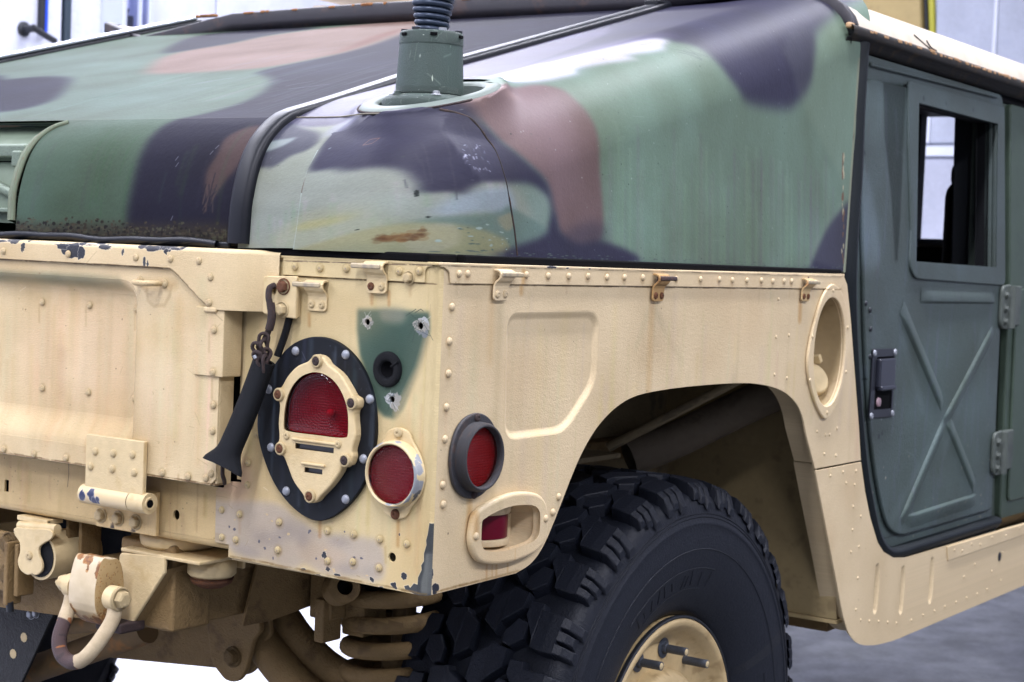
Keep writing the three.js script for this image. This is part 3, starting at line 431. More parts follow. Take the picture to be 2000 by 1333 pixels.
{
  const gasketO = spline([[.781, 1.05], [.787, 1.085], [.806, 1.123], [.838, 1.156], [.879, 1.1705], [.92, 1.166], [.957, 1.143], [.982, 1.105], [.9915, 1.06], [.988, 1.02], [.974, .98], [.948, .948], [.912, .925], [.888, .922], [.853, .934], [.818, .962], [.795, .997], [.784, 1.025]], 90).map(p => [p[0], p[1]]);
  const lug = (a, r) => [.8985 + Math.cos(a) * r, 1.05 + Math.sin(a) * r];
  const frameO = spline([[.888, 1.1435], [.899, 1.1475], [.910, 1.1435], [.916, 1.137], [.938, 1.125], [.955, 1.107], [.9625, 1.098], [.971, 1.094], [.9715, 1.084], [.966, 1.077], [.969, 1.045], [.964, 1.025], [.9655, 1.017], [.9605, 1.005], [.950, 1.003], [.944, .993], [.928, .973], [.911, .957], [.9045, .950], [.895, .947], [.886, .950], [.8805, .957], [.863, .973], [.850, .995], [.843, 1.005], [.8315, 1.008], [.829, 1.018], [.834, 1.027], [.832, 1.05], [.8325, 1.077], [.8265, 1.083], [.826, 1.094], [.8345, 1.099], [.846, 1.115], [.863, 1.130], [.881, 1.1375]], 130).map(p => [p[0], p[1]]);
  const lensO = spline([[.841, 1.0415], [.8395, 1.055], [.8425, 1.08], [.853, 1.103], [.872, 1.120], [.899, 1.127], [.926, 1.120], [.945, 1.103], [.9565, 1.08], [.9595, 1.055], [.958, 1.0415], [.953, 1.0385], [.9, 1.037], [.846, 1.0385]], 60).map(p => [p[0], p[1]]);
  const slots = [[[.862, 1.0285, .002], [.936, 1.0285, .002], [.936, 1.0155, .002], [.862, 1.0155, .002]], [[.880, .9975, .002], [.9175, .9975, .002], [.9175, .985, .002], [.880, .985, .002]]];
  const tl = part('tail_light', [boxUV(rearAt(plate(frameO, .014, { holes: [lensO, ...slots.map(s => tracePath(s, 0, new THREE.Path()))], bevel: .0028, seg: 3 }), .021))], M.tan, truck);
  const gasketPaint = (() => { const P = paper(512, 600, .775, .917, .222, .26), r = RNG(5); P.x.fillStyle = '#14171c'; P.x.fillRect(.7, .9, .4, .4); streaks(P, .78, .99, .92, 1.17, 50, '#46505e', r, .003, .35); scratches(P, 60, '#6b7480', r, .03, .4); return tex(grime(P, { coarse: .2, cs: 30 })); })();
  part('rubber_gasket', mapUV(rearAt(plate(gasketO, .0075, { holes: [frameO.map(p => [.8985 + (p[0] - .8985) * .96, 1.047 + (p[1] - 1.047) * .96])], bevel: .0014, seg: 2 }), .0078), (x, y) => [(x - .775) / .222, (y - .917) / .26]), phy({ map: gasketPaint, roughness: .6, specularIntensity: .4 }), tl);
  part('lens', mapUV(rearAt(skin([[1.01, -.006], [.985, -.001], [.95, .0014], [.85, .0036], [.65, .0052], [.4, .0058], [.15, .006], [.001, .006]].map(([k, z]) => lensO.map(p => [.8995 + (p[0] - .8995) * k, 1.076 + (p[1] - 1.076) * k, z])), { closeU: true }), .0165), (x, y) => [(x - .839) / .121, (y - 1.035) / .093]), lensRed, tl);
  part('lamp_bowl', boxUV(skin([[1.0, .014], [.97, .006], [.8, .0035], [.5, .0026], [.2, .0022], [.001, .0022]].map(([k, z]) => lensO.map(p => [.8995 + (p[0] - .8995) * k, 1.076 + (p[1] - 1.076) * k, z])), { closeU: true })), reflector, tl); part('bulb', new THREE.SphereGeometry(.006, 20, 12).translate(.915, 1.07, .009), std({ color: 0xd0d0d0, roughness: .2 }), tl);
  part('lens_gasket', rearAt(plate(spline(lensO.map(p => [.8995 + (p[0] - .8995) * 1.03, 1.08 + (p[1] - 1.08) * 1.03]), 60), .003, { holes: [spline(lensO.map(p => [.8995 + (p[0] - .8995) * .95, 1.08 + (p[1] - 1.08) * .95]), 60)], bevel: .0005 }), .0155), M.rubber, tl);
  for (const s of slots) { const x0 = s[0][0], x1 = s[1][0], y1 = s[0][1], y0 = s[2][1]; part('blackout_slot', rbox(x0 - .001, x1 + .001, y0 - .001, y1 + .001, .008, .0165, .001), phy({ color: 0x1a1715, roughness: .3, clearcoat: .6 }), tl); part('slot_brow', boxUV(rbox(x0 - .002, x1 + .002, y1 + .001, y1 + .004, .018, .0245, .001)), M.tan, tl); }
  fix('rivet', RIVET, M.zinc, tl, [[.848, 1.149], [.937, 1.150], [.801, 1.093], [.981, 1.094], [.809, 1.013], [.974, 1.014], [.840, .956], [.946, .957], [.786, 1.05]].slice(0, 8).map(p => [p[0], p[1], .0076, 1.32]), TO_REAR);
  for (const [x, y, m] of [[.899, 1.139, M.rustDark], [.9625, 1.088, M.rustDark], [.833, 1.089, M.rust], [.8395, 1.0155, M.rust], [.9545, 1.011, M.rustDark], [.8955, .9565, M.rust]]) {
    const b = part('boss', lathe([[.0095, -.006], [.0092, .002], [.008, .0035], [.0065, .0037], [.0062, .002]].reverse(), 18), M.tan, tl); b.position.set(x, y, .0215); b.quaternion.copy(TO_REAR);
    const k = part('screw', SCREW, m, tl); k.position.set(x, y, .0235); k.quaternion.copy(TO_REAR); k.scale.setScalar(.92);
  }
  for (const [x, y] of [[.849, 1.034], [.941, 1.031]]) { const k = part('screw', SCREW, M.tan, tl); k.position.set(x, y, .021); k.quaternion.copy(TO_REAR); k.scale.setScalar(.8); }
}
// ── round rear reflector on a tapered plate ──
{
  const c = [1.0285, 1.0], pl = spline([[1.0115, 1.0555], [1.0285, 1.0605], [1.0455, 1.0555], [1.0525, 1.044], [1.066, 1.026], [1.0735, 1.0], [1.066, .974], [1.0525, .957], [1.0455, .945], [1.0285, .940], [1.0115, .945], [1.0045, .957], [.991, .974], [.9835, 1.0], [.991, 1.026], [1.0045, 1.044]], 64).map(p => [p[0], p[1]]);
  const rf = part('round_reflector', boxUV(rearAt(plate(pl, .004, { bevel: .0015, seg: 2 }), .0045)), M.tan, truck, 'red reflector in a tan plate with chipped rim');
  const rimPaint = (() => { const P = paper(512, 64, 0, 0, 1, .125), r = RNG(8); P.x.fillStyle = '#c9b488'; P.x.fillRect(0, 0, 1, 1); for (let i = 0; i < 26; i++) chip(P, r() < .75 ? .55 + r() * .42 : r(), r() * .125, .02 + r() * .02, .01 + r() * .03, r() < .6 ? '#8d9094' : '#4d5054', r, '#efe6d0'); return tex(grime(P, { fs: 60, cs: 6 }), true); })();
  const rim = part('rim', lathe([[.0385, .0165], [.0395, .019], [.0415, .0195], [.0435, .017], [.0445, .004]].reverse(), 48), std({ map: rimPaint, roughness: .45 }), rf); rim.position.set(c[0], c[1], 0); rim.quaternion.copy(TO_REAR); rim.rotateY(2.6);
  const bk = part('reflector_plate', boxUV(lathe([[.0395, .010], [.03, .008], [0, .008]].reverse(), 40)), reflector, rf); bk.position.set(c[0], c[1], 0); bk.quaternion.copy(TO_REAR);
  const lens = part('lens', lathe([[.039, .013], [.034, .0162], [.022, .0188], [0, .0198]].reverse(), 48), lensPlain, rf); lens.position.set(c[0], c[1], 0); lens.quaternion.copy(TO_REAR);
  for (const [y, m] of [[1.0535, M.tan], [.9465, M.rust]]) { const s = part('screw', SCREW, m, rf); s.position.set(1.0285, y, .0045); s.quaternion.copy(TO_REAR); s.scale.setScalar(1.05); }
}
// ── grey side reflector ──
{
  const q = [.0895, 1.0215], o = spline([[.0895, 1.0795], [.064, 1.0735], [.045, 1.056], [.0355, 1.0215], [.045, .987], [.064, .9705], [.0895, .9645], [.115, .9705], [.134, .987], [.1435, 1.0215], [.134, 1.056], [.115, 1.0735]], 60).map(p => [p[0], p[1]]);
  const greyPlastic = std({ map: tintTile('#2f2e31', '#4a3529'), roughness: .6, bumpMap: bumped(14), bumpScale: .0006 });
  const rf = part('side_reflector', boxUV(sideAt(plate(o, .006, { bevel: .002, seg: 2 }), XS + .0065)), greyPlastic, truck, 'red reflector in a worn grey oval frame');
  const place = (m) => { m.position.set(XS, q[1], -q[0]); m.quaternion.copy(TO_SIDE); };
  place(part('rim', lathe([[.0395, .011], [.0402, .0205], [.0415, .0228], [.0440, .0228], [.0462, .019], [.0472, .005]].reverse(), 48), greyPlastic, rf));
  place(part('reflector_plate', boxUV(lathe([[.0405, .0095], [0, .0095]].reverse(), 40)), reflector, rf));
  place(part('lens', lathe([[.0402, .0135], [.02, .0158], [0, .0166]].reverse(), 40), phy({ color: new THREE.Color().setRGB(.66, .006, .035), transmission: 1, thickness: 0, roughness: .22, specularIntensity: .35, bumpMap: bumped(60), bumpScale: .0004 }), rf));
  for (const y of [1.0735, .9705]) { const s = part('screw', SCREW, M.rustDark, rf); s.position.set(XS + .0065, y, -.0895); s.quaternion.copy(TO_SIDE); s.scale.setScalar(.9); }
}
// ── recessed side marker lamp ──
{
  const out = spline([[.082, .925], [.088, .943], [.10, .951], [.152, .963], [.19, .965], [.24, .957], [.259, .943], [.267, .918], [.263, .892], [.248, .879], [.195, .869], [.139, .870], [.10, .880], [.086, .896], [.081, .910]], 64).map(p => [p[0], p[1]]);
  const ml = part('side_marker_lamp', mapUV(sideAt(plate(out, .012, { holes: [mkIn.map(p => [p[0], p[1]])], bevel: .005, seg: 4 }), XS + .0125), sideUV), M.side, truck);
  part('recess', mapUV(sideAt(pressed(mkIn.map(p => [p[0], p[1]]), [[-.001, .006], [.002, -.01], [.006, -.035], [.012, -.047]]), XS), sideUV), M.side, ml);
  // drum-shaped lens body
  const drum = (rad, y0, y1) => { const o = [], n = 24; for (const [rr, y] of [[0, y1], [rad * .97, y1], [rad, y1 - .001], [rad, y0 + .001], [rad * .97, y0], [0, y0]]) o.push([rr, y]); return lathe(o, 36).translate(1.031, 0, -.178); };
  part('lens', drum(.0425, .8985, .9325), phy({ color: new THREE.Color().setRGB(.10, .002, .012), roughness: .28, specularIntensity: .4 }), ml);
  part('lens_cap', boxUV(drum(.0455, .9325, .9445)), M.side, ml); part('lens_cap', boxUV(drum(.0445, .8885, .8985)), M.side, ml);
  part('lens_bracket', boxUV(rbox(1.02, 1.05, .888, .9445, -.235, -.226, .003)), M.side, ml);
  part('socket_back', rbox(XS - .047, XS - .03, .886, .95, -.20, -.1, .004), M.gap, ml);
  for (const [z, y] of [[-.0895, .915], [-.2575, .921]]) { const s = part('rivet', RIVET, M.side, ml); s.position.set(XS + .0122, y, z); s.quaternion.copy(TO_SIDE); s.scale.setScalar(1.1); }
}
// ── fuel filler recess ──
{
  const c = fillerC, o = spline([[c[0], c[1] + .127], [c[0] - .034, c[1] + .112], [c[0] - .062, c[1] + .075], [c[0] - .088, c[1] + .02], [c[0] - .094, c[1] - .02], [c[0] - .07, c[1] - .07], [c[0] - .03, c[1] - .112], [c[0] - .002, c[1] - .126], [c[0] + .03, c[1] - .112], [c[0] + .07, c[1] - .06], [c[0] + .09, c[1] - .005], [c[0] + .082, c[1] + .05], [c[0] + .045, c[1] + .108]], 80).map(p => [p[0], p[1]]);
  const ff = part('fuel_filler', mapUV(sideAt(plate(o, .006, { holes: [fillerIn.map(p => [p[0], p[1]])], bevel: .002, seg: 2 }), XS + .0065), sideUV), M.side, truck);
  const prof = [[-.001, .003], [.003, -.02], [.008, -.05], [.020, -.072], [.045, -.08]];
  part('bowl', boxUV(sideAt(pressed(fillerIn.map(p => [p[0], p[1]]), prof), XS)), std({ map: tintTile('#9d8862', '#6f5b3e'), roughness: .6 }), ff);
  part('cap_tab', boxUV(move(rbox(-.014, .014, -.008, .008, -.006, .006, .002).rotateX(.35).rotateZ(.2), XS - .042, 1.116, -1.252)), M.tan, ff);
  part('filler_neck', boxUV(lathe([[0, .03], [.026, .03], [.032, .024], [.032, -.02], [0, -.02]].reverse(), 28).rotateZ(-1.1).rotateY(-.5).translate(XS - .05, 1.070, -1.243)), M.tan, ff);
  fix('rivet', RIVET_S, M.side, ff, [[0, .115], [-.081, .03], [-.083, -.05], [0, -.114], [.075, .045], [.078, -.04]].map(([a, b]) => [XS + .0065, c[1] + b, -(c[0] + a), 1.1]), TO_SIDE);
  for (const [y, z] of [[1.165, -1.205], [1.145, -1.225]]) { const m = part('bolt', RIVET_S, M.dark, ff); m.position.set(XS - .079, y, z); m.quaternion.copy(TO_SIDE); m.scale.setScalar(1.8); }
}
// ───────── camouflage hard top ─────────
const ZR = [[1.25, .010], [1.296, .009], [1.346, .006], [1.382, -.002], [1.41, -.012], [1.43, -.023], [1.45, -.041], [1.465, -.061], [1.478, -.087], [1.50, -.14], [1.56, -.3]];
const zr = (y) => { if (y <= ZR[0][0]) return ZR[0][1]; for (let i = 1; i < ZR.length; i++) if (y <= ZR[i][0]) return lerp(ZR[i - 1][1], ZR[i][1], (y - ZR[i - 1][0]) / (ZR[i][0] - ZR[i - 1][0])); return ZR.at(-1)[1] - (y - 1.56) * 2.7; };
const zrS = (y) => (zr(y - .008) + zr(y + .008) + zr(y - .004) + zr(y + .004) + zr(y)) / 5;
const rnd = (a, b, r) => { const ua = Math.max(a + r, 0), ub = Math.max(b + r, 0); return Math.hypot(ua, ub) - r + Math.min(Math.max(a + r, b + r), 0); };
const topG = (x, y, z) => rnd(rnd(z - zrS(y), (y + .28 * z - 1.462) / 1.0385, .006), x - (1.073 - .05 * (y - 1.285)), .125);
const topF = (x, y, z) => { const f = topG(x, y, z); if (y < 1.38 || z < -.40) return f; const b = .06 * (1 - sstep(1.39, 1.462, y)) + Math.max((y + .28 * z - 1.462) / 1.0385, (Math.hypot((x - .932) / .094, (z + .164) / .119) - 1) * .1), k = .035, h = clamp(.5 + .5 * (f - b) / k); return lerp(f, b, h) - k * h * (1 - h); };   // a flat boss round the antenna opening
function topHit(s, e) {    // e in degrees up from the belt, s along the side (negative: round the rear corner)
  const er = e * Math.PI / 180, oz = s > 0 ? -.15 - s : -.15; let d;
  if (s >= 0) d = [Math.cos(er), Math.sin(er), 0]; else { const az = (s / .25 + 1) * Math.PI / 2; d = [Math.sin(az) * Math.cos(er), Math.sin(er), Math.cos(az) * Math.cos(er)]; }
  let a = 0, b = 1.4; for (let i = 0; i < 36; i++) { const t = (a + b) / 2; if (topF(.735 + d[0] * t, 1.25 + d[1] * t, oz + d[2] * t) > 0) b = t; else a = t; }
  return [.735 + d[0] * a, 1.25 + d[1] * a, oz + d[2] * a];
}
function topNormal(p) { const h = .002, n = [0, 1, 2].map(k => { const a = p.slice(), b = p.slice(); a[k] += h; b[k] -= h; return topF(...a) - topF(...b); }), l = Math.hypot(...n); return n.map(v => v / l); }
function eBottom(s) { let a = 2, b = 25; for (let i = 0; i < 20; i++) { const t = (a + b) / 2; if (topHit(s, t)[1] < 1.286) a = t; else b = t; } return a; }
const FW = 1.58, fairUV = (s, e) => [(s + .25) / FW, e / 90];
const GREEN = '#566658', DARK = '#2b2a39', BROWN = '#5f4e4d';
const jitter = (l, k, r) => l.map(p => [p[0] + (r() - .5) * k, p[1] + (r() - .5) * k]);
// the texture plane of the fairing: x = s in metres, y = e in degrees
const fairPaint = (() => {
  const P = paper(1600, 900, -.25, 0, FW, 90), r = RNG(21), sc = 90 / 900 * 1600 / FW; // sc: degrees per metre on the page
  const poly = (pts, c, blur, a) => fillPoly(P, spline(pts, pts.length * 6), c, blur, a);
  P.x.fillStyle = GREEN; P.x.fillRect(-1, -10, 4, 120);
  for (let i = 0; i < 120; i++) line(P, [[lerp(.2, 1.15, r()), lerp(24, 38, r())], [lerp(.2, 1.15, r()), 7]].map((p, j, q) => [q[0][0] + (j ? .006 * (r() - .5) : 0), p[1]]), r() < .5 ? '#3f5047' : '#71857a', .007, .09, .006);
  poly([[.25, 7], [.6, 7], [.6, 30], [.3, 36]], '#637a6a', .05, .4);
  poly([[-.13, 66], [-.06, 72], [.02, 80], [.2, 92], [.97, 92], [1.34, 92], [1.34, 66], [1.2, 63], [1.1, 60], [1.04, 57.5], [1.015, 54.5], [1.0, 52.5], [.99, 50], [.935, 46.6], [.852, 44.6], [.772, 44.4], [.698, 46.7], [.659, 51.7], [.636, 56], [.589, 58.6], [.532, 60.6], [.382, 60.5], [.239, 59], [.13, 60], [.06, 57], [-.05, 60]], DARK, .009);
  poly([[1.16, 27], [1.141, 25.8], [1.071, 20], [1.026, 13.7], [.993, 7], [1.0, 3], [1.2, 3]], DARK, .008);
  // rear cap and the part beside the seal: faded grey green, stained towards the foot
  poly([[-.27, 3], [.012, 3], [.03, 8], [.02, 20], [.0, 34], [-.03, 44], [-.06, 52], [-.1, 60], [-.27, 68]], '#777b70', .005, .95);
  poly([[.01, 4], [.09, 4], [.11, 14], [.1, 23], [.02, 24]], '#67736a', .01, .8);
  poly([[-.26, 10], [-.16, 10], [-.155, 36], [-.26, 42]], '#7b8076', .01, .8);
  for (let i = 0; i < 60; i++) line(P, [[lerp(-.24, .01, r()), lerp(14, 30, r())], [0, 0]].map((p, j, q) => j ? [q[0][0] + .001, q[0][1] - 3 - r() * 8] : p), r() < .5 ? '#5c6a63' : '#8a9890', .004, .12, .003);
  poly([[-.045, 19], [-.02, 21], [.012, 22], [.02, 15], [-.02, 16], [-.05, 15]], '#7d8a93', .006, .8);
  poly([[-.066, 14.5], [-.045, 15], [-.02, 15.6], [.012, 18], [.02, 4], [-.064, 4]], '#54655f', .004, .85);
  poly([[-.066, 13], [-.05, 13.5], [-.046, 8], [-.064, 7]], '#7f8b90', .002, .7);
  poly([[-.143, 24], [-.1, 20.5], [-.084, 16], [-.07, 9.5], [-.142, 10]], '#86866c', .01, .55);
  poly([[-.145, 20.5], [-.11, 19], [-.112, 17.2], [-.145, 17.6]], '#8f8650', .007, .5);
  poly([[-.1, 13.5], [-.07, 14], [-.063, 6], [-.1, 6]], '#857d57', .004, .6);
  for (let i = 0; i < 70; i++) { const t = r(), s0 = lerp(-.090, -.0625, t), e0 = 10.7 + (t > .75 ? (r() - .3) * 3 : (r() - .5) * 1.5); P.x.save(); P.x.globalAlpha = .3; P.x.fillStyle = ['#553820', '#664629', '#432c1a', '#6f5130'][(r() * 4) | 0]; P.x.beginPath(); P.x.ellipse(s0, e0, .0012 + r() * .003, .15 + r() * .5, 0, 0, 6.3); P.x.fill(); P.x.restore(); }
  poly([[-.004, 15.5], [.018, 16.5], [.02, 13], [.008, 12.4]], '#857c62', .002, .55);
  line(P, [[-.158, 9], [-.154, 20], [-.151, 30], [-.146, 38], [-.134, 45]], '#98a59f', .0022, .8);
  line(P, [[-.150, 31], [-.147, 36], [-.143, 40]], '#4f3f35', .0016, .8);
  // dark ground between the fold and the antenna
  poly([[-.26, 62], [-.21, 66], [-.15, 60], [-.1, 54], [-.03, 46], [.03, 52], [.14, 58], [.2, 92], [-.26, 92]], '#403d4e', .006, .95);
  poly([[-.14, 37.6], [-.132, 43], [-.116, 49.5], [-.09, 52], [-.052, 44], [-.031, 39.6], [-.013, 36.9], [.003, 31.2], [.01, 24.1], [-.001, 23], [-.02, 22.3], [-.031, 21], [-.039, 19.5], [-.047, 20.4], [-.056, 20.3], [-.065, 23.1], [-.072, 26.2], [-.084, 28.5], [-.104, 31.5], [-.119, 34.9]], DARK, .004);
  poly([[-.26, 62], [-.224, 69], [-.16, 60], [-.132, 52], [-.150, 47], [-.17, 47.5], [-.19, 46], [-.215, 44.5], [-.235, 46], [-.26, 46]], DARK, .006, .85);
  poly([[-.25, 54], [-.215, 57], [-.175, 56], [-.19, 53.4], [-.225, 52], [-.25, 51]], '#7d8a86', .004, .75);
  poly([[-.125, 50], [-.1, 55], [-.05, 53], [-.04, 50], [-.07, 51.5], [-.105, 49]], '#77778a', .005, .5);
  poly([[-.023, 43], [.013, 45.4], [.088, 47.2], [.173, 49.1], [.218, 47], [.234, 42.7], [.248, 38.2], [.253, 34.3], [.253, 29.3], [.253, 11], [.209, 8], [.15, 12], [.13, 17.4], [.11, 23.7], [.072, 27.1], [.027, 31.8], [-.003, 36.7], [-.03, 40.4]], BROWN, .006);
  poly([[-.05, 42], [-.02, 41], [-.003, 36.7], [.027, 31.8], [.072, 27.1], [.112, 23.7], [.136, 16.8], [.155, 12.4], [.2, 10.5], [.248, 11.5], [.25, 5], [.118, 5], [.114, 12.6], [.122, 18.7], [.103, 21.6], [.056, 23.1], [.014, 22.8], [-.01, 24], [-.02, 35]], DARK, .007);
  poly([[.15, 10], [.2, 9], [.252, 10], [.252, 16], [.2, 15]], DARK, .012, .5);
  for (let i = 0; i < 24; i++) chip(P, -.06 + r() * .075, 7 + r() * 7, .0008 + r() * .002, (.001 + r() * .002) * sc, r() < .4 ? '#7f8f88' : '#46544e', r, null);
  for (const [s, e, a, b] of [[-.066, 20.5, .0015, .007], [-.1, 14, .0016, .002], [.05, 34, .002, .0015], [-.06, 15, .0018, .004]]) chip(P, s, e, a, b * sc, '#1f2422', r, null);
  for (let i = 0; i < 14; i++) { const s = -.075 + r() * .06, e = 24 + r() * 12; line(P, [[s, e], [s + .001, e - 2 - r() * 4]], '#35343f', .0012, .5); }
  for (let i = 0; i < 34; i++) { const s = -.034 + r() * .024, e = 25 + r() * 6; line(P, [[s, e], [s + (r() - .5) * .004, e - r() * .8]], '#b9b9c8', .0007 + r() * .0008, .25 + r() * .4); }
  line(P, [[-.092, 37.5], [-.086, 38.4], [-.08, 37.4], [-.086, 36.6], [-.092, 37.5]], '#8a5a44', .0012, .6);
  // crest: lamp highlight painted in as pale bands, with rubbed top coat
  poly([[.118, 54.2], [.23, 60.3], [.427, 65], [.573, 64.5], [.6, 60], [.4, 56], [.2, 50]], '#77748a', .02, .55); poly([[.15, 55], [.196, 56.6], [.395, 61], [.535, 61.7], [.588, 59.3], [.56, 57.4], [.515, 55.7], [.46, 55.6], [.435, 53.7], [.36, 53.6], [.285, 50.9], [.212, 50], [.17, 51]], '#9c99a2', .007, .9);
  poly([[.05, 60], [.2, 62], [.3, 62.4], [.2, 59.5]], '#8f8d99', .008, .6);
  for (let i = 0; i < 16; i++) line(P, [[.48 + r() * .05, 58.5 + r()], [.52 + r() * .04, 59.2 + r() * .5]], '#6a6674', .0014, .8);
  for (let i = 0; i < 14; i++) line(P, [[.565 + r() * .05, 54 + r() * 2], [.6 + r() * .05, 52 + r() * 2]], '#2e3a3a', .0012, .7);
  poly([[.0, 40], [.05, 43], [.12, 44], [.07, 46.3], [-.02, 44.5]], '#87706a', .008, .5);
  scratches(P, 90, '#a4b0aa', r, .05, .5, [-.24, 1.1, 7, 60]); scratches(P, 60, '#2c3431', r, .04, .45, [-.24, 1.1, 7, 60]); for (let i = 0; i < 240; i++) { P.x.fillStyle = r() < .5 ? '#9aa69f' : '#323b37'; P.x.globalAlpha = .5 * r(); P.x.beginPath(); P.x.ellipse(-.24 + r() * 1.38, 7 + r() * 55, .0008 + r() * .0012, (.0008 + r() * .0012) * sc, 0, 0, 6.3); P.x.fill(); } P.x.globalAlpha = 1;
  for (let i = 0; i < 40; i++) chip(P, .05 + r() * 1.05, 8 + r() * 50, .0012, .0014 * sc, '#33403a', r, null);
  poly([[1.115, 7], [1.15, 7], [1.3, 60], [1.17, 60], [1.14, 30]], '#7d866e', .006, .12);
  for (let i = 0; i < 24; i++) chip(P, 1.128 + r() * .012, 8 + r() * 30, .003, .01 * sc, r() < .6 ? '#5b4638' : '#8f8870', r, null);
  // dirt line at the foot
  for (let i = 0; i < 160; i++) chip(P, -.25 + r() * 1.4, 6.6 + r() * 1.2 + (r() < .3 ? 6 : 0) * 0, .004, .001 * sc, '#4a5450', r, null);
  grime(P, { coarse: .16, fine: .05, cs: 8, ys: .5 });
  return tex(P);
})();
const fairBump = BUMP.clone(); fairBump.repeat.set(4.5, 1.6); fairBump.needsUpdate = true;
M.fair = phy({ map: fairPaint, roughness: .5, specularIntensity: .3, bumpMap: fairBump, bumpScale: .00025 });
M.hatchTrim = phy({ color: 0x0e1016, roughness: .42, specularIntensity: .5 });
const hardTop = (() => {
  const S = [], E = 110; for (let s = -.25; s < 0; s += .008) S.push(s); for (let s = 0; s <= 1.0001; s += .01) S.push(s);
  const cols = [];
  const endS = (e) => 1.135 + .085 * clamp((Math.tan(Math.min(e, 60) * Math.PI / 180) * .34 - .035) / .42) + .08 * sstep(52, 64, e);
  for (const s0 of S) {
    const col = [], eb = eBottom(Math.min(s0, 1) * 1.13);
    for (let k = 0; k <= E; k++) { const e = lerp(eb, 90, k / E), s = s0 > 0 ? s0 * endS(e) : s0; const p = topHit(s, Math.min(e, 89.6)); col.push({ p, s, e }); }
    cols.push(col);
  }
  // antenna opening
  const inside = (p) => { const a = (p[0] - .932) / .081, b = (p[2] + .164) / .105; return p[1] > 1.45 && a * a + b * b < 1; };
  const P = [], N = [], U = [], I = []; const C = E + 1;
  cols.forEach(c => c.forEach(({ p, s, e }) => { P.push(...p); N.push(...topNormal(p)); U.push(...fairUV(s, e)); }));
  for (let i = 0; i < cols.length - 1; i++) for (let j = 0; j < E; j++) {
    const q = [cols[i][j].p, cols[i + 1][j].p, cols[i + 1][j + 1].p, cols[i][j + 1].p]; if (q.every(inside)) continue;
    const a = i * C + j, b = (i + 1) * C + j, c = (i + 1) * C + j + 1, d = i * C + j + 1; I.push(a, b, c, a, c, d);
  }
  const g = new THREE.BufferGeometry(); g.setAttribute('position', new THREE.Float32BufferAttribute(P, 3)); g.setAttribute('normal', new THREE.Float32BufferAttribute(N, 3)); g.setAttribute('uv', new THREE.Float32BufferAttribute(U, 2)); g.setIndex(I);
  const top = part('hard_top', g, M.fair, truck, 'camouflaged hard top in green, brown and dark blotches');
  const left = g.clone(); left.scale(-1, 1, 1); left.index.array.reverse(); part('left_fairing', left, M.fair, top);
  // lapped corner cap, its edge is the seam
  const seamS = (e) => { const t = [[6, .033], [12.7, .025], [19.3, .013], [25.2, .003], [30.4, -.001], [34.8, -.008], [37.7, -.016], [39, -.033], [41.1, -.045], [44, -.07], [47, -.1], [50, -.118]]; for (let i = 1; i < t.length; i++) if (e <= t[i][0]) return lerp(t[i - 1][1], t[i][1], (e - t[i - 1][0]) / (t[i][0] - t[i - 1][0])); return -.12; };
  const leftS = (e) => { const t = [[6, -.158], [10.5, -.157], [23.7, -.152], [32.5, -.150], [39, -.143], [44.1, -.132], [48.4, -.115], [50, -.118]]; for (let i = 1; i < t.length; i++) if (e <= t[i][0]) return lerp(t[i - 1][1], t[i][1], (e - t[i - 1][0]) / (t[i][0] - t[i - 1][0])); return -.12; };
  const rows = [], nr = [], ur = []; const EN = 60, SN = 50; const bottomE = (s) => eBottom(s);
  const pc = [], nc = [], uc = [], ic = [];
  for (let i = 0; i <= EN; i++) for (let j = -1; j <= SN + 1; j++) {
    const t = clamp(j / SN); let e = lerp(8, 49.2, i / EN), s = lerp(leftS(e), seamS(e), t); const eb = eBottom(s) + .3; e = lerp(eb, 49.2, i / EN); s = lerp(leftS(e), seamS(e), t);
    const p = topHit(s, e), n = topNormal(p), o = (j < 0 || j > SN) ? -.002 : .0032; pc.push(p[0] + n[0] * o, p[1] + n[1] * o, p[2] + n[2] * o); nc.push(...n); uc.push(...fairUV(s, e));
  }
  const W = SN + 3; for (let i = 0; i < EN; i++) for (let j = 0; j < W - 1; j++) { const a = i * W + j, b = a + 1, c = b + W, d = a + W; ic.push(a, b, c, a, c, d); }
  const cg = new THREE.BufferGeometry(); cg.setAttribute('position', new THREE.Float32BufferAttribute(pc, 3)); cg.setAttribute('normal', new THREE.Float32BufferAttribute(nc, 3)); cg.setAttribute('uv', new THREE.Float32BufferAttribute(uc, 2)); cg.setIndex(ic);
  part('corner_cap', cg, M.fair, top, 'rounded corner cap, dark above and rubbed grey green below');
  const seam = []; for (let e = 7; e <= 41; e += 1.5) { const p = topHit(seamS(e) + .0022, Math.max(e, eBottom(seamS(e)) + .2)), n = topNormal(p), k = e < 20 ? .0012 : .0002; seam.push([p[0] + n[0] * k, p[1] + n[1] * k, p[2] + n[2] * k]); }
  part('seam_gap', tube(seam, .0031, { seg: 70, rad: 6 }), std({ map: tintTile('#1d1513', '#5b3a25'), roughness: .9 }), top);
  const fold = []; for (let s = -.045; s >= -.24; s -= .01) { let best = null; for (let e = 38; e < 75; e += .25) { const p = topHit(s, e); if (p[1] > 1.474) { best = p; break; } } if (best) fold.push([best[0], best[1] + .0004, best[2] + .0004]); }
  part('fold_seam', tube(fold, .0011, { seg: 40, rad: 5 }), std({ color: 0x6f6a5c, roughness: .9 }), top);
  return top;
})();
// foot gasket between the hard top and the body
part('foot_gasket', [rbox(.7, 1.066, 1.2775, 1.2895, -.06, .0045, .003), rbox(1.03, 1.0775, 1.2775, 1.2895, -1.27, -.06, .003), rbox(-.74, .745, 1.275, 1.296, -.06, .006, .004)], M.gap, hardTop);
